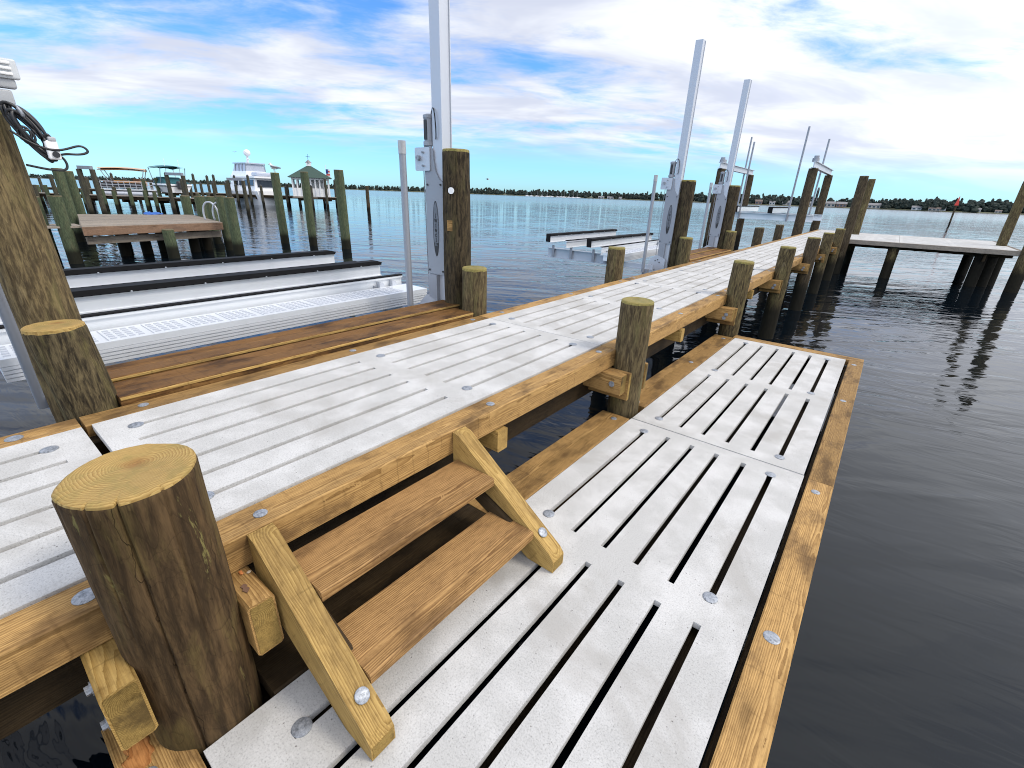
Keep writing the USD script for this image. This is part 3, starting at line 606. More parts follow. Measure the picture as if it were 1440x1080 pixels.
house(1323, 9, 6, 'wall_white', 'roof_grey', 'taller white house behind the long cream house', 1.010)
house(1372, 9, 5.5, 'wall_white', 'roof_grey', 'white house with a pale roof right of the red channel marker')
house(1403, 7, 4, 'wall_cream', 'roof_brown', 'tiny cream house beside the tall leaning piling at far right')
house(1428, 8, 4, 'wall_white', 'roof_grey', 'tiny white house at the right end of the far bank')

# sailing boats of the marina across the river
rngb = np.random.default_rng(12)
for i, u in enumerate([741, 747, 755, 762, 770, 776, 784, 789, 793, 800, 806, 812]):
    b, n = bearing(u); d = np.interp(u, SH_U, SH_D) * 0.985; p = b * n * d
    L = 9 + 5 * rngb.random(); ang = rngb.random() * 3.0
    th = thing('sailing_boat', 'small white sailing boat with a bare mast moored across the river', 'sailing boat', (p[0], p[1], WATER), 'sailing boats moored across the river')
    T = frame((p[0], p[1], WATER), (b[1] + 0.3 * math.cos(ang), -b[0] + 0.3 * math.sin(ang), 0))
    hull = m3.Manifold.batch_hull([m3.Manifold.cube([L * 0.5, 2.6, 1.2], True).translate([-L * 0.2, 0, 0.6]), m3.Manifold.cube([0.3, 0.3, 1.5], True).translate([L * 0.5, 0, 0.8])])
    part(th, 'hull', hull, 'white_gel', T)
    part(th, 'cabin', m3.Manifold.batch_hull([m3.Manifold.cube([L * 0.4, 1.8, 0.2], True).translate([0, 0, 1.3]), m3.Manifold.cube([L * 0.3, 1.4, 0.2], True).translate([0, 0, 2.0])]), 'white_gel', T)
    part(th, 'mast', cat(box_between(-0.12, 0.12, -0.12, 0.12, 1.0, L * 1.15), box_between(-L * 0.4, 0, -0.1, 0.1, 2.6, 2.8)), 'alu', T)
for i, (u, wpx, lab) in enumerate([(845, 8, 'white boathouse left of the far boat lift on the opposite bank'), (858, 9, 'low white boat shed on the opposite bank'), (872, 4, 'tiny white shed among trees on the opposite bank')]):
    house(u, wpx, 2.8, 'wall_white', 'roof_grey', lab, 1.004)

# red channel marker on a slim pole
th = thing('channel_marker', 'slim dark pole with a pointed red channel marker in open water', 'channel marker', (6.8, 105.6, WATER))
part(th, 'pole', tube_mesh([(6.8, 105.6, WATER - 0.5), (6.75, 105.6, 2.2)], 0.13, 10), 'pile_dark')
part(th, 'red_board', prism_xz(Polygon([(-0.22, 1.9), (0.22, 1.9), (0.04, 3.2)]).buffer(0.03), -0.05, 0.05), 'red', np.array([[1, 0, 0, 6.75], [0, 1, 0, 105.35], [0, 0, 1, 0], [0, 0, 0, 1.0]]))

# ------------------------------------------------------------------ concrete panels
def panel_mesh(w, L, t, slots, slot_w):
    p = sbox(0, 0, w, L)
    hs = [sbox(x - slot_w/2, a, x + slot_w/2, b).buffer(0.002) for x, a, b in slots]
    p = p.difference(unary_union(hs))
    m = trimesh.creation.extrude_polygon(p, t, engine='earcut'); m.apply_translation([0, 0, -t])
    return m
def slots_for(w, L, lead=0.11, mid=0.15):
    xs = [w * (0.5 + (i - 2.5) * 0.1455) for i in range(6)]
    half = (L - mid) / 2
    return [(x, lead, half) for x in xs] + [(x, half + mid, L - lead) for x in xs]
def panel(parent, x0, y0, w, L, z, slot_w=0.02, t=0.05, bolts=True, tilt=0.0, sl=None, turned=False):
    sl = sl or slots_for(w, L)
    T = np.eye(4); T[:3, 3] = (x0, y0, z); T[2, 1] = tilt
    if turned:
        T[:3, 0], T[:3, 1] = (0, 1, 0), (-1, 0, 0); T[0, 3] = x0 + L
    pp = part(parent, 'concrete_panel', panel_mesh(w, L, t, sl, slot_w), 'concrete', T)
    if bolts:
        for k in (0, 5, 6, 11):
            x, a, b = sl[k]
            for yy in ((a + 0.03, b - 0.03) if k > 5 else (a + 0.03,)):
                bolt(pp, x0 + x, y0 + yy, z + 0.001, big=True)

# ------------------------------------------------------------------ main dock
dock = thing('main_dock', 'long timber dock topped with white slotted concrete panels, running away to the river', 'dock', (-2.27, 10.0, 0.0))
XL, XR = -2.886, -1.662
JO = [-2.95, 0.235] + [3.295 + 3.2 * i for i in range(9)]
for i in range(len(JO) - 1):
    y0, y1 = JO[i], JO[i + 1]
    g0 = 0.035 if i == 1 else 0.004
    w = XR - XL - 0.006
    panel(dock, XL + 0.003, y0 + g0, w, y1 - y0 - g0 - 0.004, 0.0, 0.026, t=0.036, bolts=i < 6)
    for x, s in ((-1.579, 0.148), (-2.962, 0.146)):
        dz = -0.003 + 0.004 * RNG.random()
        board(dock, 'curb', (x, y0 + (0.012 if i == 1 else 0.003), -0.07 + dz), (x, y1 - 0.003, -0.07 + dz), s, 0.14, 'pine', c=0.007)
        if i < 6:
            for yy in ([y0 + 0.27, (y0 + y1) / 2 + 0.05, y1 - 0.16] if i else [y1 - 0.23, y1 - 1.3]):
                bolt(dock, x - 0.01 + 0.02 * RNG.random(), yy, 0.001 + dz, big=(i == 0))
for x, h_ in ((-1.72, 0.36), (-2.05, 0.22), (-2.5, 0.22), (-2.85, 0.40)):  # outer stringers deepened to darken the gaps and water below the curbs
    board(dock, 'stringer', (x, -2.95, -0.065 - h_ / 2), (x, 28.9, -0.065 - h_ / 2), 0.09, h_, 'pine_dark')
for k in range(1, 10):   # short blocks seen under the right curb between bents
    yy = JO[k] + 1.6
    board(dock, 'cross_block', (-2.9, yy, -0.22), (-1.49, yy, -0.22), 0.09, 0.14, 'pine_pale')
# doubled cap beams on both sides of each bent
BENTS = [0.17, 3.385, 6.61, 9.75, 13.1, 16.2, 19.45, 22.7, 25.9]
for k, yb in enumerate(BENTS):
    r = 0.155 if k == 0 else 0.14
    for s in (-1, 1):
        if k == 0:
            yc = -0.012 if s < 0 else 0.365
            board(dock, 'cap_beam', (-3.25, yc, -0.255), (-1.315, yc, -0.255), 0.088, 0.225, 'pine_pale' if s < 0 else 'pine', c=0.01)
            board(dock, 'end_grain', (-1.3145, yc, -0.255), (-1.3125, yc, -0.255), 0.074, 0.21, 'pine_end')
        else:
            yi = yb + s * (r + 0.022)
            board(dock, 'cap_beam', (-3.25, yi, -0.262), (-1.325, yi, -0.262), 0.038, 0.235, 'pine')
            board(dock, 'end_grain', (-1.325, yi, -0.262), (-1.323, yi, -0.262), 0.034, 0.22, 'pine_end')
            if s < 0:
                yo = yb - r - 0.044 - 0.052
                board(dock, 'cap_beam', (-3.25, yo, -0.227), (-1.345, yo, -0.227), 0.095, 0.165, 'pine')
                board(dock, 'end_grain', (-1.345, yo, -0.227), (-1.3425, yo, -0.227), 0.085, 0.15, 'pine_end')
                hexnut(dock, -1.42, yo - 0.048, -0.225, (0, -1, 0))
                if k >= 2: hexnut(dock, -1.44, yo - 0.048, -0.275, (0, -1, 0))
hexnut(dock, -1.42, -0.057, -0.19, (0, -1, 0), 0.014); hexnut(dock, -1.38, -0.057, -0.30, (0, -1, 0), 0.014)

# ------------------------------------------------------------------ lower platform
plat = thing('lower_platform', 'low timber framed platform with two white slotted concrete panels beside the steps', 'platform', (-0.65, 3.2, F))
sl1 = [(x, a, b) for x, a, b in [(xx + 1.275, 0.205, 1.515) for xx in (-1.103, -0.919, -0.74, -0.562, -0.383, -0.207)]] + \
      [(xx + 1.275, 1.665, 3.04) for xx in (-1.103, -0.92, -0.738, -0.562, -0.382, -0.207)]
panel(plat, -1.275, 0.10, 1.245, 3.15, F, 0.029, t=0.03, sl=sl1)
sl2 = [(x, 0.11, 1.5) for x, _, _ in sl1[:6]] + [(x, 1.65, 3.05) for x, _, _ in sl1[:6]]
panel(plat, -1.272, 3.262, 1.238, 3.18, F + 0.001, 0.029, t=0.03, sl=sl2)
# left curb: wide boards, notched round the pilings
board(plat, 'curb', (-1.41, 0.33, F - 0.04), (-1.41, 1.56, F - 0.04), 0.25, 0.075, 'pine_dark', label='damp board under the steps, coloured darker still as shade')  # damp wood, with the shade below the treads put into its colour
board(plat, 'curb', (-1.41, 1.564, F - 0.04), (-1.41, 3.235, F - 0.04), 0.25, 0.075, 'pine')
board(plat, 'curb', (-1.41, 3.535, F - 0.04), (-1.41, 6.44, F - 0.04), 0.25, 0.075, 'pine')
board(plat, 'curb', (-1.60, 0.0, F - 0.045), (0.135, 0.0, F - 0.045), 0.18, 0.085, 'pine')
board(plat, 'curb', (-1.30, 6.525, F - 0.035), (0.135, 6.525, F - 0.035), 0.145, 0.075, 'pine')
board(plat, 'curb', (0.068, 0.1, F - 0.068), (0.068, 3.225, F - 0.068), 0.142, 0.14, 'pine')
board(plat, 'curb', (0.068, 3.229, F - 0.068), (0.068, 6.445, F - 0.068), 0.142, 0.14, 'pine')
for x, h_ in ((-1.50, 0.34), (-1.15, 0.19), (-0.65, 0.19), (-0.27, 0.19), (0.02, 0.40)):  # joists added and deepened to block side light and blacken the slots
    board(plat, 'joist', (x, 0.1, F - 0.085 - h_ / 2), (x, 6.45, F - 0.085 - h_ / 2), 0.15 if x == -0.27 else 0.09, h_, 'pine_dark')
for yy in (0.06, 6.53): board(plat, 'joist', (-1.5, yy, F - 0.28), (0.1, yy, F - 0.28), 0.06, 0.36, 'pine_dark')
for yy in (1.75, 3.08, 4.94, 6.27): bolt(plat, 0.055, yy, F + 0.002, big=yy < 2)
for yy in (0.55, 1.7, 3.15, 3.6, 5.03, 6.3): bolt(plat, -1.385, yy, F - 0.002)
bolt(plat, -1.33, -0.03, F - 0.002)
V = trimesh.creation.icosphere(subdivisions=3, radius=1.0); V.vertices *= [0.085, 0.030, 0.007]
V.vertices += (meshkit.noise(V.vertices * 40)[:, None] - 0.5) * [0.03, 0.03, 0.002]
part(plat, 'torn_grain', V, 'pine_orange', np.array([[1, 0, 0, -1.44], [0, 1, 0, -0.035], [0, 0, 1, F - 0.002], [0, 0, 0, 1.0]]), smooth=True, label='splintered orange patch of torn wood')

# ------------------------------------------------------------------ steps
steps = thing('wooden_steps', 'two tread wooden steps with sloping side boards leading down to the platform', 'steps', (-1.2, 0.97, F))
prof = Polygon([(-1.503, -0.012), (-1.46, -0.020), (-0.86, -0.44), (-0.838, -0.47), (-0.838, F + 0.003), (-0.985, F + 0.003), (-1.503, -0.27)])
for y0, y1 in ((0.425, 0.515), (1.44, 1.53)):
    m = prism_xz(prof, -0.045, 0.045)
    # tilt the board's own axes so that the grain runs down the slope
    th_ = -math.atan2(0.42, 0.60); R4 = trimesh.transformations.rotation_matrix(-th_, [0, 1, 0]); 
    o = np.array([-1.17, (y0 + y1) / 2, -0.24]); 
    Tw = np.eye(4); Tw[:3, :3] = R4[:3, :3]; Tw[:3, 3] = o
    m.apply_translation([0, (y0 + y1) / 2, 0]); m.apply_transform(np.linalg.inv(Tw))
    sp = part(steps, 'side_board', m, 'pine_pale', Tw)
    nrm = (0.42, 0, 0.60)
    tt = 0.86
    bolt(sp, -1.46 + tt * 0.60 + 0.003, (y0 + y1) / 2 + 0.005, -0.020 - tt * 0.42 + 0.004, normal=nrm)
    gp = part(steps, 'end_grain', box_between(-0.838, -0.8365, y0 + 0.006, y1 - 0.006, F + 0.008, -0.475), 'pine_end')
board(steps, 'tread', (-1.345, 0.52, -0.185), (-1.345, 1.435, -0.185), 0.265, 0.05, 'pine_tread', c=0.007)
board(steps, 'tread', (-1.09, 0.52, -0.373), (-1.09, 1.435, -0.373), 0.265, 0.05, 'pine_tread', c=0.007)
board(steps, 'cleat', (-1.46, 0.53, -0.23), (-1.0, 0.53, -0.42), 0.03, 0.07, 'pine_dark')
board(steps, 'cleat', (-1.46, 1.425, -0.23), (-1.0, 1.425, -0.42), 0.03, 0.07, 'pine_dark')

# crumbs of wood and a dead leaf on the beam beside the piling
for i, (x, y, m, lab) in enumerate([(-1.487, 0.375, 'debris', 'small orange wood chip on the beam beside the steps'), (-1.52, 0.352, 'debris_pale', 'pale wood chip on the beam nearest the piling'), (-1.47, 0.395, 'debris_pale', 'pale curved wood chip on the beam against the side board')]):
    s = trimesh.creation.icosphere(subdivisions=2, radius=1.0); s.vertices *= [0.012 - 0.003 * i, 0.006, 0.004]; s.vertices += (meshkit.noise(s.vertices * 300 + i)[:, None] - 0.5) * 0.005
    p_ = usdkit.mesh(stage, numbered('/World', 'wood_chip'), s, M[m], smooth=True); p_.AddTranslateOp().Set(Gf.Vec3d(x, y, -0.138)); meta(p_.GetPrim(), lab, 'wood chip')
lf = trimesh.creation.extrude_polygon(Polygon([(0, 0), (0.012, 0.01), (0.02, 0.006), (0.03, 0.014), (0.05, 0.004), (0.032, -0.008), (0.022, -0.005), (0.01, -0.011)]), 0.0015, engine='earcut')
p_ = usdkit.mesh(stage, numbered('/World', 'dead_leaf'), lf, M['brown_seat']); p_.AddTransformOp().Set(Gf.Matrix4d(0.97, -0.25, 0, 0, 0.25, 0.97, 0, 0, 0, 0, 1, 0, -1.43, 0.36, -0.140, 1)); meta(p_.GetPrim(), 'dark brown dead leaf lying on the beam beside the steps', 'leaf')

# ------------------------------------------------------------------ dock pilings
RG, LG = 'short pilings along the right side of the dock', 'short pilings along the left side of the dock'
pile(-1.43, 0.172, 0.415, 0.153, 'pile_brown', 'cut_yellow', 'thick brown piling with a broad yellow sawn top beside the steps', RG, seg=260, nz=150, amp=0.0055, taper=0.0, seed=1,
     cracks=((-0.42, 0.018, 0.016, -0.9), (-0.85, 0.016, 0.008, -0.1), (0.2, 0.016, 0.008, -0.3), (-1.45, 0.016, 0.006, 0.2)))
pile(-1.42, 3.385, 0.40, 0.128, 'pile_tan', 'cut_moss', 'round olive piling with mossy flat top where the two platform panels meet', RG, seg=96, nz=90, amp=0.004, seed=2)
pile(-1.41, 6.62, 0.435, 0.125, 'pile_olive', 'cut_moss', 'piling at the far left corner of the low platform', RG, seg=64, nz=60, amp=0.005, seed=3)
pile(-1.40, 9.75, 0.43, 0.13, 'pile_olive', 'cut_moss', 'first short piling on the right beyond the low platform', RG, seed=4)
pile(-1.40, 13.1, 0.44, 0.14, 'pile_dark', 'cut_moss', 'second short piling on the right beyond the low platform', RG, seed=5)
pile(-1.40, 16.15, 0.43, 0.135, 'pile_olive', 'cut_moss', 'third short piling on the right beyond the low platform', RG, seed=6)
pile(-1.40, 19.5, 0.44, 0.14, 'pile_olive', 'cut_moss', 'short piling on the right nearest the tall paired pilings', RG, seed=7)
pile(-3.16, 0.41, 0.45, 0.122, 'pile_bark', 'cut_yellow', 'dark barked piling with a pale top in front of the huge leaning piling at left', LG, seg=110, nz=100, amp=0.006, seed=8, lean=(-0.01, -0.07))
pile(-3.16, 3.37, 0.45, 0.125, 'pile_tan', 'cut_moss', 'short tan piling in front of the tall piling of the nearest lift', LG, seg=64, nz=60, amp=0.004, seed=9)
pile(-3.17, 6.5, 0.455, 0.13, 'pile_tan', 'cut_moss', 'lone short piling on the left edge between the two lifts', LG, seed=10)
pile(-3.16, 9.48, 0.465, 0.128, 'pile_olive', 'cut_moss', 'short piling in front of the middle lift near its first tall mast', LG, seed=11)
pile(-3.17, 12.79, 0.47, 0.13, 'pile_olive', 'cut_moss', 'short piling in front of the second tall mast of the middle lift', LG, seed=12)
pile(-3.19, 16.03, 0.46, 0.13, 'pile_dark', 'cut_grey', 'first short piling on the left edge past the masts', LG, seed=13)
pile(-3.19, 19.23, 0.46, 0.13, 'pile_dark', 'cut_grey', 'second short piling on the left edge past the masts', LG, seed=14)

# tall pilings that carry the lifts
TG = 'tall pilings that carry the boat lifts'
tp0 = pile(-3.50, 0.33, 1.42, 0.120, 'pile_tanbark', 'cut_moss', 'huge tan barked piling at left edge carrying the power boxes', TG, seg=110, nz=130, amp=0.007, seed=20, lean=(-0.004, -0.008), taper=0.05)
tp1 = pile(-3.47, 3.44, 1.51, 0.134, 'pile_tall', 'cut_moss', 'tall dark piling with a white disc beside the nearest silver mast', TG, seg=80, nz=110, amp=0.006, seed=21)
tag_ = part(tp1, 'white_disc', trimesh.creation.cylinder(radius=0.030, height=0.012, sections=20), 'white', frame((-3.415, 3.313, 1.15), (1, 0.4, 0), up=(0.45, -0.9, 0.0)), smooth=40)
part(tp1, 'worn_patch', cat(box_between(-0.03, 0.03, -0.05, 0.05, -0.004, 0.004)), 'pine', frame((-3.435, 3.307, 0.83), (1, 0.25, 0), up=(0.25, -1, 0.0)), label='bare tan patch of scraped wood')
pile(-3.35, 9.60, 1.50, 0.145, 'pile_tall', 'cut_moss', 'tall mossy piling behind the first mast of the middle lift', TG, seg=56, nz=60, amp=0.006, seed=22)
pile(-3.36, 12.92, 1.52, 0.145, 'pile_tall', 'cut_moss', 'tall mossy piling behind the second mast of the middle lift', TG, seg=48, nz=50, amp=0.006, seed=23)

# ------------------------------------------------------------------ catwalks of wood beside the lifts
for y0, y1, lab in ((0.43, 3.24, 'brown two board catwalk along the dock beside the nearest boat lift'), (9.62, 12.66, 'brown two board catwalk along the dock beside the middle boat lift')):
    cw = thing('timber_catwalk', lab, 'catwalk', (-3.33, (y0 + y1) / 2, 0))
    for xc, ya, yb_, zt in ((-3.193, y0, y1, 0.040), (-3.502, y0 + 0.02, y1 + 0.14, 0.056)):
        pk = board(cw, 'plank', (xc, ya, zt - 0.03), (xc, yb_, zt - 0.033), 0.272, 0.06, 'pine_walk', c=0.008)
        board(pk, 'pale_edge', (xc + 0.1385, ya + 0.002, zt - 0.012), (xc + 0.1385, yb_ - 0.002, zt - 0.015), 0.006, 0.017, 'pine_pale', c=0.002)
    for yy in np.linspace(y0 + 0.25, y1 - 0.25, 4):
        board(cw, 'bearer', (-3.64, yy, -0.09), (-3.03, yy, -0.09), 0.07, 0.13, 'pine_dark')

# ------------------------------------------------------------------ boat lifts with two masts
def plate_poly():
    """Winch plate in x, z (mast centre at x = 0): a broad lower plate with one shoulder scooped away."""
    pts = [(-0.175, 0.32), (0.082, 0.32), (0.082, 1.22)]
    c = [(0.082, 1.22), (0.03, 1.25), (-0.02, 1.32), (-0.045, 1.42), (-0.05, 1.50), (-0.075, 1.54), (-0.11, 1.55), (-0.175, 1.55)]
    return Polygon(pts + c[1:])
def boat_lift(name, label, ymA, ymB, yA, yB, xm, guides, beam_dx=0.0):
    lf = thing(name, label, 'boat lift', (xm - 1.0, (ymA + ymB) / 2, 0))
    for ym in (ymA, ymB):
        ms = part(lf, 'mast', cat(box_between(xm - 0.065, xm + 0.065, ym - 0.055, ym + 0.06, -0.9, 3.72), box_between(xm - 0.075, xm + 0.075, ym + 0.06, ym + 0.068, -0.9, 3.72)), 'alu')
        T = np.eye(4); T[:3, 3] = (xm, ym - 0.058, 0)
        pl = part(lf, 'winch_plate', prism_xz(plate_poly(), -0.014, 0), 'alu_dull', T)
        ov = Point(0, 0).buffer(1.0, 32)
        from shapely import affinity
        T2 = np.eye(4); T2[:3, 3] = (xm - 0.035, ym - 0.0735, 0.78)
        el = affinity.scale(ov, 0.042, 0.27)
        part(pl, 'badge_rim', prism_xz(el.difference(affinity.scale(ov, 0.037, 0.258)), -0.002, 0), 'badge', T2)
        part(pl, 'badge_field', prism_xz(affinity.scale(ov, 0.037, 0.258), -0.001, 0.001), 'badge_mid', T2)
        part(pl, 'badge_drop', prism_xz(affinity.scale(ov, 0.037, 0.258).intersection(sbox(-1, -1, 1, -0.135)), -0.003, -0.0011), 'badge', T2)
        for k, ch in enumerate('/WINCI'):
            tm = meshkit.text_mesh(ch, 0.034, 0.002, bold=True); v = tm.vertices; cx = (v[:, 0].max() + v[:, 0].min()) / 2
            tm.vertices = np.c_[(v[:, 0] - cx) * 0.9, -0.0035 + v[:, 2] * 0.9, v[:, 1] + 0.115 - 0.048 * k]; tm.fix_normals()
            part(pl, 'letter', tm, 'badge', T2)
        tm = meshkit.text_mesh('BL', 0.026, 0.002, bold=True); v = tm.vertices; tm.vertices = np.c_[v[:, 0] - v[:, 0].max() / 2, -0.0045 + v[:, 2] * 0.5, v[:, 1] - 0.165]; tm.fix_normals()
        part(pl, 'letter', tm, 'badge_mid', T2)
        for bx, bz in ((-0.14, 1.20), (0.05, 1.20), (-0.15, 0.36), (0.055, 0.36)):
            bm = trimesh.creation.cylinder(radius=0.010, height=0.012, sections=6)
            part(pl, 'bolt', bm, 'badge', frame((xm + bx, ym - 0.076, bz), (1, 0, 0), up=(0, -1, 0)))
        # lower carriage leg and its round gusset foot
        part(lf, 'carriage_leg', box_between(xm - 0.15, xm - 0.02, ym - 0.10, ym - 0.058, -0.32, 0.318), 'alu_dull')
        ft = Polygon([(-0.25, -0.28), (0.0, -0.30), (0.0, 0.0), (-0.05, 0.02), (-0.16, 0.06), (-0.25, -0.02), (-0.29, -0.14)]).buffer(0.03)
        Tf = np.eye(4); Tf[:3, 3] = (xm, ym - 0.102, 0)
        fp = part(lf, 'gusset_foot', prism_xz(ft, -0.02, 0), 'alu', Tf)
        for bx, bz in ((-0.23, -0.12), (-0.17, -0.02), (-0.12, 0.0), (-0.17, -0.2), (-0.08, -0.05)):
            part(fp, 'bolt', trimesh.creation.cylinder(radius=0.012, height=0.012, sections=6), 'badge', frame((xm + bx, ym - 0.127, bz), (1, 0, 0), up=(0, -1, 0)))
        # winch bracket and motor
        br = part(lf, 'winch_bracket', prism_xz(sbox(-0.285, 1.34, -0.10, 1.52).buffer(0.015), -0.012, 0.0), 'alu', np.array([[1, 0, 0, xm], [0, 1, 0, ym - 0.074], [0, 0, 1, 0], [0, 0, 0, 1.0]]))
        for bx, bz, rr in ((-0.235, 1.44, 0.024), (-0.175, 1.49, 0.009), (-0.175, 1.37, 0.009)):
            part(br, 'bolt', trimesh.creation.cylinder(radius=rr, height=0.02 + rr, sections=14), 'galv', frame((xm + bx, ym - 0.092, bz), (1, 0, 0), up=(0, -1, 0)), smooth=35)
        mo = trimesh.creation.revolve(np.array([(0.0, 0.0), (0.062, 0.0), (0.062, 0.035), (0.052, 0.04), (0.052, 0.23), (0.058, 0.235), (0.058, 0.262), (0.03, 0.272), (0.0, 0.272)]), sections=24)
        mp = part(lf, 'winch_motor', mo, 'alu_dull', np.array([[1, 0, 0, xm - 0.135], [0, 1, 0, ym - 0.03], [0, 0, 1, 1.55], [0, 0, 0, 1.0]]), smooth=35)
        part(mp, 'vent', box_between(xm - 0.155, xm - 0.115, ym - 0.085, ym - 0.07, 1.60, 1.77), 'badge')
        part(lf, 'cable', tube_mesh(np.array([(xm - 0.215, ym - 0.05, 1.36), (xm - 0.20, ym - 0.05, -0.15)]), 0.005, 6), 'galv')
        part(lf, 'motor_wire', tube_mesh(spline([(xm - 0.12, ym - 0.02, 1.80), (xm - 0.04, ym - 0.06, 1.86), (xm + 0.0, ym - 0.075, 1.75), (xm - 0.01, ym - 0.065, 1.60)], 14), 0.006, 6), 'cable')
    xmast = xm; xm = xm + beam_dx
    # guide poles at both ends
    for gx, yy in guides:
        part(lf, 'guide_pole', cat(tube_mesh([(gx, yy, -0.23), (gx, yy, 1.53)], 0.032, 16)), 'alu_dull', smooth=40)
        part(lf, 'pole_cap', tube_mesh([(gx, yy, 1.45), (gx, yy, 1.56)], 0.036, 16), 'grey_plastic', smooth=40)
        part(lf, 'pole_bracket', box_between(gx - 0.02, gx + 0.09, yy + 0.02, yy + 0.09, -0.34, -0.16), 'alu_dull')
    # perforated aluminium walkway beam
    xa, xb = xm - 0.87, xm - 0.48
    bm = cat(box_between(xa, xb, yA - 0.05, yB + 0.12, 0.03, 0.078), box_between(xa + 0.02, xb - 0.012, yA - 0.04, yB + 0.11, -0.075, 0.029))
    wk = part(lf, 'walkway_beam', bm, 'alu_white')
    for k in range(4):
        z = 0.026 - 0.026 * k
        part(wk, 'side_rib', box_between(xb - 0.0115, xb + 0.006, yA - 0.04, yB + 0.11, z - 0.019, z), 'alu_white')
    ny = int((yB - yA + 0.17) / 0.27)
    for k in range(ny):
        y0 = yA - 0.03 + k * 0.27
        tile = [box_between(xa + 0.05 + i * 0.062, xa + 0.085 + i * 0.062, y0 + 0.02 + j * 0.055, y0 + 0.055 + j * 0.055, 0.0783, 0.0805) for i in range(5) for j in range(4)]
        part(wk, 'grip_pattern', cat(*tile, box_between(xa + 0.03, xb - 0.03, y0 - 0.004, y0 + 0.002, 0.0783, 0.081)), 'alu')
    # bunks with rubber tops, and the low beams between them
    for nm, x, top, hh, w, yb in (('bunk', xm - 1.23, 0.31, 0.15, 0.10, yB), ('bunk', xm - 2.28, 0.33, 0.15, 0.10, yB + 0.02), ('low_beam', xm - 0.93, 0.19, 0.16, 0.05, yB + 0.10), ('low_beam', xm - 1.80, 0.25, 0.15, 0.05, yB + 0.06)):
        b_ = part(lf, nm, cat(box_between(x - w/2, x + w/2, yA, yb, top - 0.035, top - 0.012), box_between(x - w/2 + 0.02, x + w/2 - 0.02, yA + 0.003, yb - 0.003, top - hh, top - 0.035), box_between(x - w/2, x + w/2, yA, yb, top - hh - 0.01, top - hh)), 'alu_white')
        if nm == 'bunk':
            cp = Polygon([(yA - 0.01, top - 0.011), (yb + 0.005, top - 0.011), (yb + 0.012, top + 0.0), (yb - 0.05, top + 0.022), (yA, top + 0.022)])
            part(b_, 'rubber_top', cat(prism_yz(cp, x - w/2 - 0.012, x + w/2 + 0.012), box_between(x + w/2, x + w/2 + 0.012, yA, yb, top - 0.026, top - 0.012)), 'rubber')
            part(b_, 'end_cap', box_between(x - w/2 - 0.005, x + w/2 + 0.005, yA - 0.014, yA - 0.001, top - hh, top + 0.0), 'rubber')
            for yy in np.arange(yA + 0.3, yb, 0.55): part(b_, 'bolt', trimesh.creation.icosphere(subdivisions=1, radius=0.008), 'alu', np.array([[1, 0, 0, x + w/2 + 0.013], [0, 1, 0, yy], [0, 0, 1, top - 0.022], [0, 0, 0, 1.0]]))
        else:
            part(b_, 'rubber_top', box_between(x - w/2 - 0.005, x + w/2 + 0.005, yA, yb, top - 0.0115, top + 0.004), 'rubber')
            for dy in (0.18, 0.36):
                cl = Polygon([(yb - dy, top - hh + 0.0), (yb - dy + 0.10, top - hh + 0.0), (yb - dy + 0.05, top - 0.06), (yb - dy, top - 0.05)])
                part(b_, 'clip', prism_yz(cl, x + w/2 - 0.015, x + w/2 + 0.035), 'alu')
    for yy, nm in ((yA + 0.28, 'cross_beam'), (yB - 0.25, 'cross_beam')):
        cb = part(lf, nm, cat(box_between(xm - 2.45, xm - 0.1, yy - 0.05, yy + 0.05, 0.012, 0.026), box_between(xm - 2.45, xm - 0.1, yy - 0.012, yy + 0.012, -0.155, 0.012), box_between(xm - 2.45, xm - 0.1, yy - 0.05, yy + 0.05, -0.17, -0.155)) if False else
                  cat(box_between(xm - 2.45, xm - 0.9, yy - 0.05, yy + 0.05, 0.016, 0.03), box_between(xm - 2.45, xmast - 0.1, yy - 0.012, yy + 0.012, -0.17, -0.085), box_between(xm - 2.45, xm - 0.9, yy - 0.012, yy + 0.012, -0.085, 0.016), box_between(xm - 2.45, xmast - 0.1, yy - 0.05, yy + 0.05, -0.185, -0.17)), 'alu')
        for x in (xm - 2.28, xm - 1.80, xm - 1.23, xm - 0.93):
            part(cb, 'hanger', box_between(x - 0.03, x + 0.03, yy - 0.065, yy - 0.051, -0.16, 0.10), 'alu_dull')
    return lf
boat_lift('boat_lift', 'nearest silver boat lift with long black topped bunks and a perforated walkway', -0.62, 3.42, 0.12, 3.46, -3.645, ((-3.97, 0.19), (-3.75, 3.02)))
boat_lift('boat_lift', 'middle silver boat lift seen end on with two tall masts past the near lift', 9.47, 12.80, 8.82, 12.05, -3.50, ((-3.74, 8.94), (-3.74, 12.35)), -0.22)

# ------------------------------------------------------------------ power boxes and cord on the huge piling
ob = thing('outlet_box', 'grey weatherproof outlet box with a hinged cover at the top left corner', 'electrical box', (-3.42, 0.46, 1.55))
def rbox(c, s, r=0.008): 
    h = np.array(s) / 2 - r
    pts = [m3.Manifold.sphere(r, 8).translate([c[0] + a * h[0], c[1] + b * h[1], c[2] + d * h[2]]) for a in (-1, 1) for b in (-1, 1) for d in (-1, 1)]
    return m3.Manifold.batch_hull(pts)
part(ob, 'cover', rbox((-3.36, 0.435, 1.590), (0.035, 0.125, 0.080)), 'box_grey', smooth=40)
for k in range(3): part(ob, 'louver', rbox((-3.338, 0.452, 1.612 - 0.022 * k), (0.012, 0.045, 0.012), 0.004), 'white')
part(ob, 'back_box', rbox((-3.38, 0.420, 1.532), (0.05, 0.115, 0.04)), 'grey_plastic', smooth=40)
part(ob, 'conduit', tube_mesh([(-3.40, 0.425, 1.50), (-3.39, 0.425, 1.38)], 0.016, 10), 'alu_dull', smooth=40)
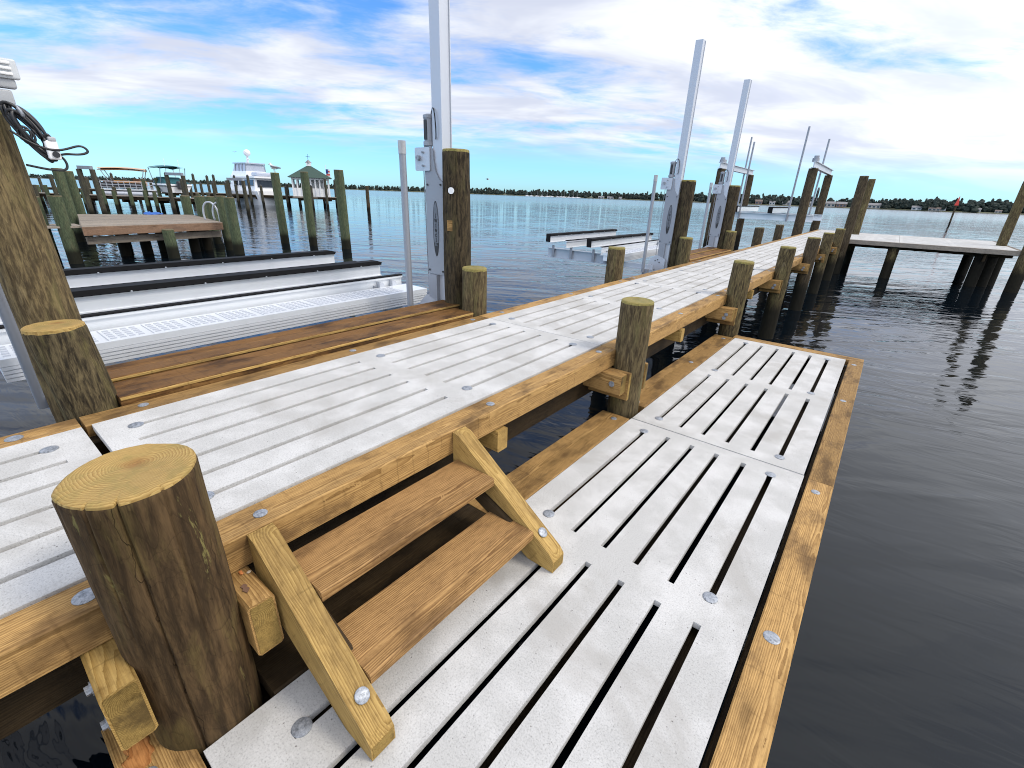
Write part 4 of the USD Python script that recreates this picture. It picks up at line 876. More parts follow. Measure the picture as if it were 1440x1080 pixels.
part(ob, 'box', rbox((-3.39, 0.405, 1.475), (0.06, 0.10, 0.06)), 'grey_plastic', smooth=40)
cd = thing('power_cord', 'coiled black power cord hanging from the huge piling with a loose loop', 'cord', (-3.33, 0.50, 1.3))
rr_ = np.random.default_rng(5)
a = np.linspace(0, 2 * np.pi, 44, endpoint=False)
for k in range(9):
    w_, l_ = 0.026 + 0.022 * rr_.random(), 0.095 + 0.03 * rr_.random()
    tl_ = 0.30 + 0.22 * rr_.random()
    e = np.c_[w_ * np.cos(a) * (1 + 0.25 * np.sin(a)), l_ * np.sin(a)]
    ry = e[:, 0] * math.cos(tl_) - e[:, 1] * -math.sin(tl_) * -1.0; rz = e[:, 0] * math.sin(tl_) * -0.5 + e[:, 1] * math.cos(tl_)
    pts = np.c_[-3.345 + 0.02 * rr_.normal() * 0.5 + 0.012 * np.cos(2 * a + k), 0.468 + 0.008 * rr_.normal() + ry, 1.338 + 0.010 * rr_.normal() + rz]
    part(cd, 'coil', tube_mesh(pts, 0.0068, 7, closed=True), 'cable', smooth=True)
for k in range(2):
    pts = np.c_[-3.335 + 0 * a, 0.445 + 0.01 * k + 0.022 * np.cos(a), 1.325 - 0.012 * k + 0.03 * np.sin(a)]
    part(cd, 'coil', tube_mesh(pts, 0.0055, 7, closed=True), 'cable', smooth=True)
part(cd, 'hook', tube_mesh(spline([(-3.40, 0.42, 1.44), (-3.36, 0.44, 1.445), (-3.33, 0.455, 1.42), (-3.335, 0.46, 1.40)], 14), 0.008, 8), 'galv', smooth=True)
loop = spline([(-3.34, 0.40, 1.335), (-3.32, 0.46, 1.285), (-3.31, 0.53, 1.262), (-3.31, 0.60, 1.280), (-3.31, 0.645, 1.283), (-3.31, 0.655, 1.268), (-3.31, 0.63, 1.252), (-3.31, 0.58, 1.248), (-3.32, 0.55, 1.243)], 60)
part(cd, 'loose_loop', tube_mesh(loop, 0.0055, 8), 'cable', smooth=True)
loop2 = spline([(-3.33, 0.535, 1.24), (-3.33, 0.562, 1.205), (-3.33, 0.555, 1.18), (-3.33, 0.52, 1.172), (-3.34, 0.47, 1.178), (-3.37, 0.42, 1.19)], 40)
part(cd, 'low_loop', tube_mesh(loop2, 0.0055, 8), 'cable', smooth=True)
loop3 = spline([(-3.335, 0.505, 1.24), (-3.33, 0.505, 1.30), (-3.325, 0.52, 1.33), (-3.325, 0.532, 1.315)], 24)
part(cd, 'plug_lead', tube_mesh(loop3, 0.006, 8), 'cable', smooth=True)
pb = thing('plug_adapter', 'pale grey plug adapter box hanging in the coiled cord', 'plug', (-3.325, 0.53, 1.27))
part(pb, 'body', rbox((-3.325, 0.525, 1.262), (0.03, 0.048, 0.085)), 'white', smooth=40)
part(pb, 'socket', trimesh.creation.cylinder(radius=0.014, height=0.01, sections=16), 'black', frame((-3.307, 0.530, 1.242), (0, 1, 0), up=(1, 0, 0)))
part(pb, 'lid', rbox((-3.322, 0.532, 1.310), (0.03, 0.03, 0.02), 0.005), 'grey_plastic', smooth=40)

# ------------------------------------------------------------------ T pier at the far right
tp = thing('side_pier', 'narrow white topped pier branching right from the dock end', 'pier', (1.0, 24.5, 0))
for x0, x1 in ((-1.45, 0.27), (0.28, 3.32)):
    for j in range(5):
        panel(tp, x0, 21.95 + 1.2 * j, 1.195, x1 - x0, 0.0, 0.02, bolts=False, turned=True)
board(tp, 'curb', (-1.48, 21.87, -0.075), (3.36, 21.87, -0.075), 0.14, 0.15, 'pine_grey')
board(tp, 'curb', (3.39, 21.8, -0.075), (3.39, 28.0, -0.075), 0.12, 0.15, 'pine_grey')
board(tp, 'curb', (-1.48, 28.0, -0.075), (3.36, 28.0, -0.075), 0.14, 0.15, 'pine_grey')
for yy in (22.4, 23.6, 25.0, 26.5, 27.6): board(tp, 'stringer', (-1.5, yy, -0.17), (3.3, yy, -0.17), 0.08, 0.2, 'pine_dark')
for xx in (0.05, 0.32, 2.6): board(tp, 'cap_beam', (xx, 21.95, -0.30), (xx, 28.0, -0.30), 0.06, 0.24, 'pine_dark')
PG = 'pilings of the side pier'
pile(-1.33, 21.75, 2.16, 0.14, 'pile_dark', 'cut_grey', 'tall dark piling where the side pier leaves the dock, nearer of the pair', PG, seed=30)
pile(-1.30, 26.2, 2.25, 0.135, 'pile_olive', 'cut_grey', 'tall olive piling behind the dark one where the side pier leaves the dock', PG, seed=31)
pile(0.19, 22.1, -0.17, 0.16, 'pile_olive', 'cut_grey', 'stout piling holding up the middle of the side pier', PG, seed=32)
pile(3.2, 24.6, 2.15, 0.14, 'pile_olive', 'cut_grey', 'tall thin piling leaning past the far right end of the side pier', PG, seed=33)
pile(3.52, 21.85, 2.3, 0.165, 'pile_olive', 'cut_grey', 'piling at the near right corner of the side pier, cut by the frame', PG, seed=34)
for k, (x, y) in enumerate(((2.55, 22.3), (2.85, 22.6), (2.75, 24.2), (3.1, 23.2), (2.6, 26.0), (3.15, 27.2), (2.9, 25.2))):
    pile(x, y, -0.17, 0.16, 'pile_shaded', 'cut_grey', 'dark piling in the crowded cluster under the right end of the side pier', PG, seed=40 + k, seg=24, nz=16)  # extra pilings with shade in their colour, darkening the space below the deck

# ------------------------------------------------------------------ four post lift at the dock end
fp = thing('four_post_lift', 'far boat lift slung from four dark pilings with thin guide poles', 'boat lift', (-5.3, 27.5, 0))
for x in (-3.4, -7.25):
    tb = part(fp, 'top_beam', cat(box_between(x - 0.09, x + 0.09, 24.75, 31.2, 2.86, 2.88), box_between(x - 0.02, x + 0.02, 24.75, 31.2, 2.64, 2.86), box_between(x - 0.09, x + 0.09, 24.75, 31.2, 2.62, 2.64)), 'alu')
    part(tb, 'drive_motor', cat(cyl(0.10, 0.22, 14).apply_translation([x, 25.0, 2.88]), box_between(x - 0.16, x + 0.08, 25.1, 25.4, 2.88, 3.02)), 'alu_dull')
    part(tb, 'cable', tube_mesh([(x + 0.05, 25.9, 2.62), (x + 0.02, 25.9, 0.75)], 0.012, 6), 'galv')
    a = np.linspace(0, 2 * np.pi, 24, endpoint=False)
    if x > -4: part(tb, 'rope_coil', tube_mesh(np.c_[np.full(24, x + 0.12), 27.2 + 0.16 * np.cos(a), 1.62 + 0.28 * np.sin(a)], 0.035, 6, closed=True), 'cable')
for yy in (26.9, 30.2):
    part(fp, 'cradle_beam', cat(box_between(-7.4, -3.15, yy - 0.08, yy + 0.08, 0.66, 0.69), box_between(-7.4, -3.15, yy - 0.02, yy + 0.02, 0.42, 0.66), box_between(-7.4, -3.15, yy - 0.08, yy + 0.08, 0.39, 0.42)), 'alu_white')
for x in (-6.55, -4.95):
    bk = part(fp, 'bunk', cat(box_between(x - 0.08, x + 0.08, 26.3, 31.0, 0.72, 0.95)), 'alu_white')
    part(bk, 'rubber_top', box_between(x - 0.1, x + 0.1, 26.25, 31.05, 0.951, 1.0), 'rubber')
    part(bk, 'end_cap', box_between(x - 0.1, x + 0.1, 26.24, 26.298, 0.70, 0.98), 'rubber')
for x, y, z1 in ((-4.25, 26.8, 4.45), (-3.75, 30.1, 4.25), (-6.45, 26.8, 3.9), (-7.35, 29.8, 4.45)):
    part(fp, 'guide_pole', tube_mesh([(x, y, 0.35), (x, y, z1)], 0.045, 8), 'alu_dull', smooth=True)
FG = 'tall dark pilings of the four post lift'
for x, y, lab in ((-3.42, 25.1, 'dark piling of the four post lift nearest the dock end'), (-3.42, 30.8, 'dark piling of the four post lift behind the nearest one'), (-7.25, 25.1, 'outer near piling of the four post lift behind the second mast'), (-7.25, 30.8, 'outer far piling of the four post lift under the end of its beam')):
    pile(x, y, 2.61, 0.19, 'pile_dark', 'cut_grey', lab, FG, seed=int(50 + y - x), seg=28, nz=24)

# ------------------------------------------------------------------ neighbouring plank dock
nd = thing('plank_dock', 'weathered grey plank dock with a reddish fascia board on the left', 'dock', (-22.4, 5.6, -0.2))
A_, B_, C_, D_ = np.array([-18.98, 3.08]), np.array([-19.72, 7.2]), np.array([-24.9, 7.95]), np.array([-26.1, 4.25])
NZ = -0.18
npl = 40
for k in range(npl):
    t0, t1 = k / npl, (k + 0.94) / npl; tm = (t0 + t1) / 2
    a = A_ + (D_ - A_) * tm; b = B_ + (C_ - B_) * tm
    board(nd, 'plank', (*a, NZ - 0.02 + 0.006 * RNG.random()), (*b, NZ - 0.02 + 0.006 * RNG.random()), np.linalg.norm(D_ - A_) * 0.94 / npl * 0.97, 0.04, 'pine_grey', c=0.004)
fd = (B_ - A_) / np.linalg.norm(B_ - A_); nrm2 = np.array([-fd[1], fd[0]]) * -1
off = np.array([fd[1], -fd[0]]) * 0.03
board(nd, 'fascia', (*(A_ + off), NZ - 0.135), (*(B_ + off), NZ - 0.135), 0.045, 0.25, 'pine_fascia', label='reddish brown fascia board')
board(nd, 'stringer', (*(A_ - off * 6 + fd * 0.1), NZ - 0.42), (*(B_ - off * 6), NZ - 0.42), 0.08, 0.22, 'pine_grey')
board(nd, 'stringer', (*(D_), NZ - 0.25), (*(C_), NZ - 0.25), 0.08, 0.22, 'pine_dark')
board(nd, 'walkway', (*(A_ + np.array([-0.9, -3.2])), NZ - 0.03), (*(A_ + np.array([-0.9, 0.1])), NZ - 0.03), 1.1, 0.06, 'pine_grey')
NG = 'pilings of the neighbouring plank dock'
for k, (x, y, zt, r, lab) in enumerate((
    (-19.45, 2.78, 0.66, 0.17, 'green piling at the near left corner of the plank dock, right of its twin'),
    (-19.9, 2.35, 0.62, 0.17, 'green piling at the near left corner of the plank dock, left of its twin'),
    (-18.97, 7.33, 0.71, 0.17, 'green piling at the near right corner of the plank dock'),
    (-19.12, 5.28, -0.33, 0.17, 'short green piling under the middle of the plank dock fascia'),
    (-26.3, 4.1, 1.5, 0.17, 'tall green piling at the back left of the plank dock'),
    (-26.9, 4.5, 1.42, 0.16, 'second tall green piling at the back left of the plank dock'),
    (-25.3, 7.95, 0.60, 0.19, 'squat green piling at the back of the plank dock, leftmost of three'),
    (-24.2, 8.15, 0.62, 0.20, 'squat green piling at the back of the plank dock, middle of three'),
    (-22.9, 8.1, 0.64, 0.19, 'squat green piling at the back of the plank dock, beside the ladder'),
    (-20.4, 7.6, 0.72, 0.18, 'square shouldered green piling just right of the ladder'))):
    pile(x, y, zt, r, 'pile_green', 'cut_grey', lab, NG, seed=60 + k, seg=24, nz=24)
for k, (x, y) in enumerate(((-20.6, 4.3), (-20.9, 5.0), (-21.2, 5.6), (-20.5, 6.4), (-21.0, 7.0), (-22.0, 7.2), (-23.5, 5.0), (-23.4, 6.2))):
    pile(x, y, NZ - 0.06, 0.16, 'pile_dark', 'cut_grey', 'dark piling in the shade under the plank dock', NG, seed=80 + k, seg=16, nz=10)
ld = thing('dock_ladder', 'silver dock ladder with curved handrails on the plank dock', 'ladder', (-20.9, 7.55, NZ))
for k, dx in enumerate((0.0, 0.5)):
    c = np.array([-21.35 + dx * 0.9, 7.25 + dx * 0.35, NZ])
    pts = spline([c + (0, 0, 0.0), c + (0.0, 0.0, 0.42), c + (0.1, 0.08, 0.62), c + (0.3, 0.2, 0.64), c + (0.42, 0.3, 0.45), c + (0.46, 0.33, -0.1), c + (0.46, 0.33, -0.9)], 40)
    part(ld, 'handrail', tube_mesh(pts, 0.035, 8), 'alu', smooth=True)
for z in (-0.35, -0.65, -0.95): part(ld, 'rung', tube_mesh([(-20.89, 7.58, NZ + z + 0.1), (-20.44, 7.755, NZ + z + 0.1)], 0.025, 8), 'alu')
tl = thing('blue_cloth', 'crumpled blue cloth lying at the back edge of the plank dock', 'cloth', (-25.3, 6.6, NZ))
s = trimesh.creation.icosphere(subdivisions=3, radius=0.28); s.vertices *= [1.0, 1.3, 0.22]; s.vertices += (meshkit.fbm(s.vertices * 7, 3)[:, None] - 0.5) * 0.14
part(tl, 'fabric', s, 'blue_tarp', np.array([[1, 0, 0, -25.3], [0, 1, 0, 6.6], [0, 0, 1, NZ + 0.03], [0, 0, 0, 1.0]]), smooth=True)

# mooring pilings in the water
MG = 'lone mooring pilings in open water on the left'
pile(-21.63, 10.4, 1.67, 0.17, 'pile_green', 'cut_moss', 'lone green mooring piling with a gull perched on top', MG, seed=90, seg=28, nz=30)
pile(-20.2, 10.97, 1.73, 0.16, 'pile_green', 'cut_grey', 'lone green mooring piling in front of the gazebo', MG, seed=91, seg=28, nz=30)
pile(-18.36, 11.46, 1.83, 0.185, 'pile_green', 'cut_grey', 'lone green mooring piling right of the gazebo, tallest of the three near ones', MG, seed=92, seg=28, nz=30)
pile(-44.0, 30.55, 1.45, 0.17, 'pile_dark', 'cut_grey', 'small far mooring piling standing alone in open water', MG, seed=93, seg=20, nz=20)

# ------------------------------------------------------------------ gulls
def gull(x, y, z, label, heading, flying=False, s=1.0):
    th = thing('gull', label, 'gull', (x, y, z))
    S = lambda c, r: m3.Manifold.sphere(r * s, 16).translate([c[0] * s, c[1] * s, c[2] * s])
    T = frame((x, y, z), (math.cos(heading), math.sin(heading), 0))
    lift = 0.0 if flying else 0.10
    body = m3.Manifold.batch_hull([S((-0.10, 0, 0.05 + lift), 0.045), S((0.05, 0, 0.07 + lift), 0.062)]) + m3.Manifold.batch_hull([S((0.05, 0, 0.08 + lift), 0.05), S((0.12, 0, 0.16 + lift if not flying else 0.1), 0.032)]) + m3.Manifold.batch_hull([S((0.12, 0, 0.17 + lift if not flying else 0.1), 0.036), S((0.14, 0, 0.165 + lift if not flying else 0.1), 0.03)])
    bp = part(th, 'body', body, 'bird_white', T, smooth=60)
    part(th, 'beak', m3.Manifold.batch_hull([S((0.165, 0, (0.16 + lift) if not flying else 0.1), 0.012), S((0.205, 0, (0.15 + lift) if not flying else 0.095), 0.005)]), 'beak', T)
    part(th, 'tail', m3.Manifold.batch_hull([S((-0.10, 0.02, 0.05 + lift), 0.02), S((-0.10, -0.02, 0.05 + lift), 0.02), S((-0.25, 0.03, 0.03 + lift), 0.008), S((-0.25, -0.03, 0.03 + lift), 0.008)]), 'bird_grey', T)
    for sg in (-1, 1):
        if flying:
            w = m3.Manifold.batch_hull([S((0.06, sg * 0.04, 0.08), 0.02), S((-0.06, sg * 0.04, 0.07), 0.02), S((0.05, sg * 0.28, 0.18), 0.012), S((-0.05, sg * 0.28, 0.17), 0.01)]) + m3.Manifold.batch_hull([S((0.05, sg * 0.28, 0.18), 0.012), S((-0.05, sg * 0.28, 0.17), 0.01), S((-0.10, sg * 0.60, 0.12), 0.006)])
        else:
            w = m3.Manifold.batch_hull([S((0.06, sg * 0.05, 0.10 + lift), 0.03), S((-0.05, sg * 0.05, 0.08 + lift), 0.03), S((-0.24, sg * 0.03, 0.055 + lift), 0.012)])
        part(th, 'wing', w, 'bird_grey', T, smooth=50)
        if not flying: part(th, 'leg', m3.Manifold.batch_hull([S((-0.01, sg * 0.025, 0.0), 0.006), S((-0.01, sg * 0.025, 0.06 + lift), 0.007)]), 'beak', T)
gull(-21.63, 10.4, 1.675, 'grey and white gull standing on a mooring piling', 3.6, s=1.25)
gull(-64.5, 26.6, 4.75, 'small gull flying above the white yacht', 2.2, True, 0.55)
gull(-20.0, 22.5, 1.9, 'tiny gull flying low right of the nearest tall piling', 0.4, True, 0.5)

# ------------------------------------------------------------------ distant marina pier
def along(p, q, t): return np.array(p) + (np.array(q) - np.array(p)) * t
def pier(name, label, p, q, width, z, plank=True):
    p, q = np.array(p, float), np.array(q, float); L = np.linalg.norm(q - p); d = (q - p) / L; s = np.array([-d[1], d[0]])
    th = thing(name, label, 'pier', (*((p + q) / 2), z))
    board(th, 'deck', (*p, z - 0.03), (*q, z - 0.03), width, 0.06, 'pine_grey')
    for o in (-1, 0, 1):
        board(th, 'stringer', (*(p + s * o * (width/2 - 0.08)), z - 0.19), (*(q + s * o * (width/2 - 0.08)), z - 0.19), 0.08, 0.24, 'pine_dark')
    for k in range(int(L / 3.0)):
        c = p + d * (k + 0.5) * 3.0
        board(th, 'cap_beam', (*(c - s * width/2), z - 0.42), (*(c + s * width/2), z - 0.42), 0.16, 0.22, 'pine_dark')
    return th, p, d, s, L
PA, PB, PC = (-58.6, 36.2), (-71.6, 26.2), (-90.0, 12.5)
_, p, d, s, L = pier('marina_pier', 'weathered marina pier running past the gazebo and the white yacht', PA, PC, 2.4, 0.02)
rp = np.random.default_rng(21)
MP = 'pilings along the marina pier'
k = 0
t = 0.4
while t < L:
    for o in (1, -1):
        c = p + d * (t + rp.random() * 0.8) + s * o * (1.35 + 0.1 * rp.random())
        far = 'by the gazebo' if t < 9 else 'in front of the white yacht' if t < 18 else 'left of the white yacht'
        side = 'river side' if o > 0 else 'shore side'
        hgt = 1.0 + rp.random() * 0.35 + (0.9 if rp.random() < 0.15 else 0)
        pile(c[0], c[1], hgt, 0.16, 'pile_far', 'cut_grey', f'dark piling of the marina pier {far}, on its {side}', MP, seed=100 + k, seg=12, nz=8, name='marina_piling', cap=True); k += 1
    t += 1.35 + rp.random() * 0.7
# cluttered piles and bracing under the pier
_, p2, d2, s2, L2 = pier('finger_pier', 'low finger pier with railings of pilings beside the pontoon boat', (-49.5, 17.6), (-66.0, 4.5), 1.6, -0.12)
t = 0.3
while t < L2:
    for o in (1, -1):
        c = p2 + d2 * (t + rp.random() * 0.6) + s2 * o * 0.9
        hgt = (0.15 + rp.random() * 0.45) if rp.random() < 0.75 else 1.0 + rp.random() * 0.5
        pile(c[0], c[1], hgt, 0.15, 'pile_green' if rp.random() < 0.5 else 'pile_far', 'cut_grey', f'thin piling of the low finger pier, {"front" if o < 0 else "back"} row', 'pilings of the low finger pier', seed=200 + k, seg=12, nz=8, name='marina_piling'); k += 1
    t += 0.9 + rp.random() * 0.7

# portal frames of small lifts: two posts and a cross piece
def portal(a, b, z, label, r=0.15):
    th = thing('lift_portal', label, 'lift frame', (*((np.array(a) + b) / 2), WATER))
    for q in (a, b): part(th, 'post', tube_mesh([(*q, WATER - 0.4), (*q, z)], r, 10), 'pile_far', smooth=True)
    board(th, 'beam', (*a, z + 0.1), (*b, z + 0.1), 0.25, 0.2, 'alu_dull')
portal((-42.6, 7.7), (-42.0, 8.25), 1.75, 'green post frame with a pale beam left of the pontoon boat')
portal((-45.6, 13.4), (-44.6, 14.2), 1.65, 'post frame with a pale beam between the pontoon boat and the teal topped boat')
portal((-44.6, 17.4), (-43.6, 18.2), 1.45, 'post frame with a pale beam right of the teal topped boat')

# pontoon boat on a lift
RT2 = np.array([0.779, 0.626]); RT2 /= np.linalg.norm(RT2); BK2 = np.array([-RT2[1], RT2[0]])
def place(o, x_dir): return frame((o[0], o[1], o[2]), (x_dir[0], x_dir[1], 0))
def hull3(*pts_r): return m3.Manifold.batch_hull([m3.Manifold.sphere(r, 12).translate(list(p_)) for p_, r in pts_r])
bo = np.array([-61.0, 14.6, -0.05]); xd = RT2 * 0.85 + BK2 * 0.52
pt = thing('pontoon_boat', 'pontoon boat with a tan canopy raised on a lift', 'boat', bo)
T = place(bo, xd)
L_ = 4.6
for yy in (-0.95, 0.95):
    part(pt, 'pontoon', tube_mesh([(-L_/2, yy, 0.0), (L_/2 - 0.7, yy, 0.0), (L_/2 - 0.2, yy, 0.08), (L_/2 + 0.1, yy, 0.18)], [0.30, 0.30, 0.2, 0.05], 16), 'alu', T, smooth=40)
part(pt, 'deck', box_between(-L_/2, L_/2, -1.25, 1.25, 0.32, 0.42), 'alu_white', T)
for yy in (-1.2, 1.2):
    fence = [box_between(-L_/2 + 0.2, L_/2 - 0.4, yy - 0.02, yy + 0.02, z, z + 0.05) for z in (0.55, 0.80, 1.08)] + [box_between(x - 0.025, x + 0.025, yy - 0.025, yy + 0.025, 0.42, 1.12) for x in np.arange(-L_/2 + 0.2, L_/2 - 0.3, 0.45)]
    part(pt, 'railing', cat(*fence), 'alu', T)
    part(pt, 'side_panel', box_between(-L_/2 + 0.25, L_/2 - 1.2, yy - 0.008, yy + 0.008, 0.48, 1.0), 'black', T)
part(pt, 'seat', rbox((0.2, -0.8, 0.95), (2.6, 0.55, 0.45), 0.08), 'orange_seat', T)
part(pt, 'seat', rbox((-1.4, 0.6, 0.95), (1.4, 0.6, 0.5), 0.08), 'brown_seat', T)
part(pt, 'console', rbox((0.6, 0.5, 1.0), (0.6, 0.7, 0.8), 0.06), 'brown_seat', T)
canopy = [(-1.9, y, 2.35 - 0.10 * (y/1.15)**2) for y in np.linspace(-1.15, 1.15, 7)]
cv = np.array([(x, y, 2.42 - 0.12 * (y/1.15)**2 - 0.10 * ((x + 0.2)/1.8)**2) for x in np.linspace(-2.1, 1.6, 9) for y in np.linspace(-1.15, 1.15, 7)])
cf = []
for i in range(8):
    for j in range(6):
        a = i*7 + j; cf += [(a, a + 7, a + 8), (a, a + 8, a + 1)]
cm = trimesh.Trimesh(np.vstack([cv, cv - [0, 0, 0.14]]), np.vstack([cf, np.array(cf)[:, ::-1] + len(cv)]), process=False)
part(pt, 'canopy', cm, 'tan', T, smooth=True)
for x in (-1.9, 1.5):
    for yy in (-1.12, 1.12): part(pt, 'canopy_post', tube_mesh([(x * 0.75, yy, 1.05), (x, yy, 2.25)], 0.035, 6), 'alu_dull', T)
part(pt, 'outboard_motor', rbox((-L_/2 - 0.2, 0, 0.75), (0.45, 0.4, 0.6), 0.1), 'black', T)

# runabout under a teal canopy
bo = np.array([-54.5, 16.0, 0.2]); xd = -(RT2 * 0.80 - BK2 * 0.6)
tb_ = thing('runabout_boat', 'white runabout boat with a teal canopy and cover on a lift', 'boat', bo)
T = place(bo, xd)
hl = m3.Manifold.batch_hull([m3.Manifold.cube([3.2, 2.1, 0.1], True).translate([-0.9, 0, 0.75]), m3.Manifold.cube([3.0, 1.3, 0.1], True).translate([-0.9, 0, 0.12]), m3.Manifold.cube([0.2, 0.25, 0.1], True).translate([2.5, 0, 0.95]), m3.Manifold.cube([0.2, 0.1, 0.1], True).translate([1.7, 0, 0.1])])
part(tb_, 'hull', hl, 'white_gel', T)
part(tb_, 'hull_stripe', m3.Manifold.batch_hull([m3.Manifold.cube([3.22, 2.14, 0.06], True).translate([-0.9, 0, 0.62]), m3.Manifold.cube([0.2, 0.3, 0.06], True).translate([2.48, 0, 0.8])]), 'badge', T)
part(tb_, 'boat_cover', m3.Manifold.batch_hull([m3.Manifold.cube([3.0, 2.0, 0.05], True).translate([-0.8, 0, 0.84]), m3.Manifold.cube([1.2, 1.4, 0.05], True).translate([-0.2, 0, 1.35]), m3.Manifold.cube([0.3, 0.3, 0.05], True).translate([2.3, 0, 1.02])]), 'teal', T)
cv2 = cv * [0.85, 0.9, 1] + [-0.3, 0, -0.05]
part(tb_, 'canopy', trimesh.Trimesh(np.vstack([cv2, cv2 - [0, 0, 0.1]]), cm.faces, process=False), 'teal', T, smooth=True)
for x0, x1 in ((-1.2, -1.9), (0.4, 1.0)):
    for yy in (-0.98, 0.98): part(tb_, 'canopy_post', tube_mesh([(x0, yy, 0.8), (x1, yy, 2.15)], 0.03, 6), 'alu_dull', T)
part(tb_, 'outboard_motor', rbox((-2.75, 0, 0.7), (0.45, 0.45, 0.7), 0.1), 'badge', T)
for yy in (-0.6, 0.5): part(tb_, 'antenna', tube_mesh([(-1.6, yy, 0.9), (-1.75, yy, 2.9)], 0.02, 5), 'white', T)

# white yacht with a flying bridge
bo = np.array([-70.6, 30.2, WATER]); xd = -(RT2 * 0.80 + BK2 * -0.55)
yt = thing('motor_yacht', 'white motor yacht with an enclosed flying bridge and a round radar dome', 'yacht', bo)
T = place(bo, xd)
def slab(z0, z1, a, b, w0, w1=None, rake=0.0):
    w1 = w1 or w0
    return m3.Manifold.batch_hull([m3.Manifold.cube([b - a, w0, 0.02], True).translate([(a + b)/2, 0, z0]), m3.Manifold.cube([b - a - rake, w1, 0.02], True).translate([(a + b - rake)/2, 0, z1])])
part(yt, 'hull', m3.Manifold.batch_hull([m3.Manifold.cube([7, 3.4, 0.1], True).translate([-1.5, 0, 1.7]), m3.Manifold.cube([7, 2.4, 0.1], True).translate([-1.5, 0, 0.0]), m3.Manifold.cube([0.2, 0.3, 0.1], True).translate([5.6, 0, 2.2]), m3.Manifold.cube([0.2, 0.2, 0.1], True).translate([4.4, 0, 0.0])]), 'white_gel', T)
cabm = part(yt, 'cabin', slab(1.7, 3.3, -4.2, 2.6, 3.0, 2.6, 1.0), 'white_gel', T)
for x in (-3.4, -2.1, -0.8, 0.5):
    for yy in (-1.46, 1.46):
        part(cabm, 'window', m3.Manifold.batch_hull([m3.Manifold.cube([1.0, 0.06, 0.05], True).translate([x, yy, 2.4]), m3.Manifold.cube([0.85, 0.06, 0.05], True).translate([x, yy * 0.945, 3.05])]), 'glass_dark', T)
part(cabm, 'stern_window', box_between(-4.30, -4.18, -1.1, 1.1, 2.2, 3.05), 'glass_dark', T)
part(yt, 'bridge_deck', slab(3.3, 3.5, -4.6, 1.6, 3.1), 'white_gel', T)
part(yt, 'bridge_coaming', slab(3.5, 4.1, -2.4, 1.6, 2.8, 2.6, 0.5), 'white_gel', T)
part(yt, 'bridge_enclosure', slab(4.1, 5.0, -2.3, 1.0, 2.6, 2.4, 0.5), 'clear_vinyl', T)
part(yt, 'bridge_top', slab(5.0, 5.12, -2.5, 0.8, 2.6), 'clear_vinyl', T)
for x in (-2.3, -1.4, -0.6, 0.3):
    for yy in (-1.32, 1.32): part(yt, 'bridge_frame', tube_mesh([(x, yy, 4.1), (x - 0.1, yy * 0.95, 5.02)], 0.045, 6), 'alu_dull', T)
part(yt, 'dinghy_cover', rbox((-3.5, 0, 3.75), (1.6, 2.0, 0.5), 0.2), 'clear_vinyl', T)
md = part(yt, 'radar_mast', cat(tube_mesh([(-0.6, 0, 5.1), (-0.85, 0, 6.2)], 0.14, 8), box_between(-1.3, -0.4, -0.05, 0.05, 5.55, 5.62)), 'white', T)
part(md, 'radar_dome', trimesh.creation.icosphere(subdivisions=2, radius=0.42), 'white', T @ np.array([[1, 0, 0, -0.85], [0, 1, 0, 0], [0, 0, 1, 6.35], [0, 0, 0, 1.0]]), smooth=True)
part(yt, 'bow_rail', cat(tube_mesh([(1.5, -1.5, 2.6), (4.0, -0.9, 2.8), (5.5, 0, 2.95), (4.0, 0.9, 2.8), (1.5, 1.5, 2.6)], 0.03, 6)), 'alu', T)

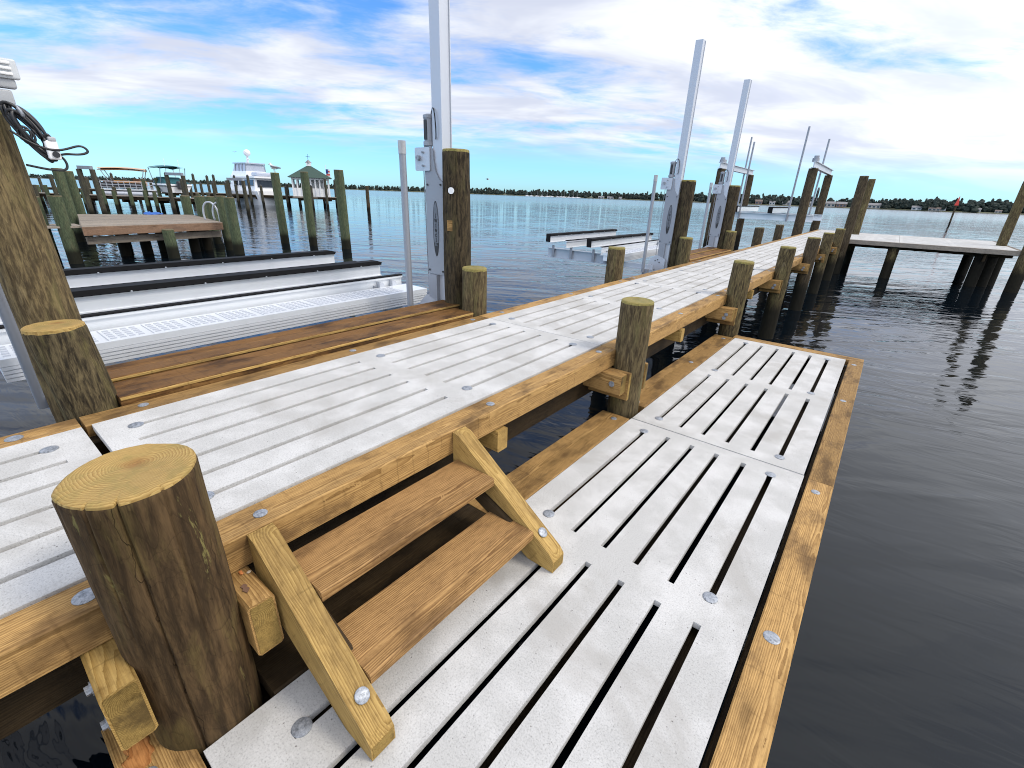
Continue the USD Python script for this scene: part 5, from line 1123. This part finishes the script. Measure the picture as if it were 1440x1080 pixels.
# gazebo
gz = np.array([-62.1, 34.5]); gd = 0.02
ga = thing('gazebo', 'white gazebo with a green hip roof at the end of the marina pier', 'gazebo', (*gz, gd))
T = place((gz[0], gz[1], gd), RT2 * 0.93 + BK2 * 0.36)
hw_ = 2.15
part(ga, 'floor', box_between(-hw_ - 0.2, hw_ + 0.2, -hw_ - 0.2, hw_ + 0.2, -0.2, 0.0), 'pine_grey', T)
for x in np.linspace(-hw_, hw_, 9):
    for y in np.linspace(-hw_, hw_, 9):
        if max(abs(x), abs(y)) > hw_ - 0.01:
            part(ga, 'post', box_between(x - 0.09, x + 0.09, y - 0.09, y + 0.09, 0.0, 2.2), 'white', T)
for y in (-hw_, hw_):
    part(ga, 'half_wall', box_between(-hw_ + 0.1, hw_ - 0.1, y - 0.03, y + 0.03, 0.0, 1.0), 'white', T)
    part(ga, 'half_wall', box_between(y - 0.03, y + 0.03, -hw_ + 0.1, hw_ - 0.1, 0.0, 1.0), 'white', T)
for y in (-hw_, hw_):
    part(ga, 'eave_beam', box_between(-hw_ - 0.1, hw_ + 0.1, y - 0.1, y + 0.1, 2.02, 2.25), 'white', T)
    part(ga, 'eave_beam', box_between(y - 0.1, y + 0.1, -hw_ + 0.1, hw_ - 0.1, 2.02, 2.25), 'white', T)
rw = hw_ + 0.5
part(ga, 'store_room', box_between(-1.2, 1.6, -0.6, 1.6, 0.0, 2.0), 'white', T)
rv = np.array([(-rw, -rw, 2.25), (rw, -rw, 2.25), (rw, rw, 2.25), (-rw, rw, 2.25), (0, 0, 3.85)]); 
rf = part(ga, 'roof', (rv, np.array([(0, 1, 4), (1, 2, 4), (2, 3, 4), (3, 0, 4), (0, 2, 1), (0, 3, 2)])), 'green_roof', T)
part(rf, 'cupola', box_between(-0.28, 0.28, -0.28, 0.28, 3.55, 4.05), 'white', T)
part(rf, 'cupola_roof', trimesh.creation.cone(radius=0.45, height=0.4, sections=4), 'roof_grey', T @ np.array([[1, 0, 0, 0], [0, 1, 0, 0], [0, 0, 1, 4.05], [0, 0, 0, 1.0]]))
part(rf, 'weather_vane', cat(box_between(-0.02, 0.02, -0.02, 0.02, 4.4, 5.1), box_between(-0.25, 0.25, -0.015, 0.015, 4.75, 4.8)), 'badge', T)
fl = thing('flag', 'striped flag on a short pole beside the gazebo roof', 'flag', (-59.9, 35.7, 0.0))
part(fl, 'pole', tube_mesh([(-59.9, 35.7, 0.0), (-60.05, 35.65, 3.9)], 0.035, 6), 'white')
for k in range(6):
    part(fl, 'stripe', box_between(0, 0.5, -0.01, 0.01, 2.25 + 0.19 * k, 2.44 + 0.19 * k), 'red' if k % 2 == 0 else 'white', place((-59.98, 35.6, 0.0), RT2))
part(fl, 'canton', box_between(0, 0.28, -0.03, 0.03, 2.85, 3.39), 'navy', place((-59.98, 35.6, 0.0), RT2))
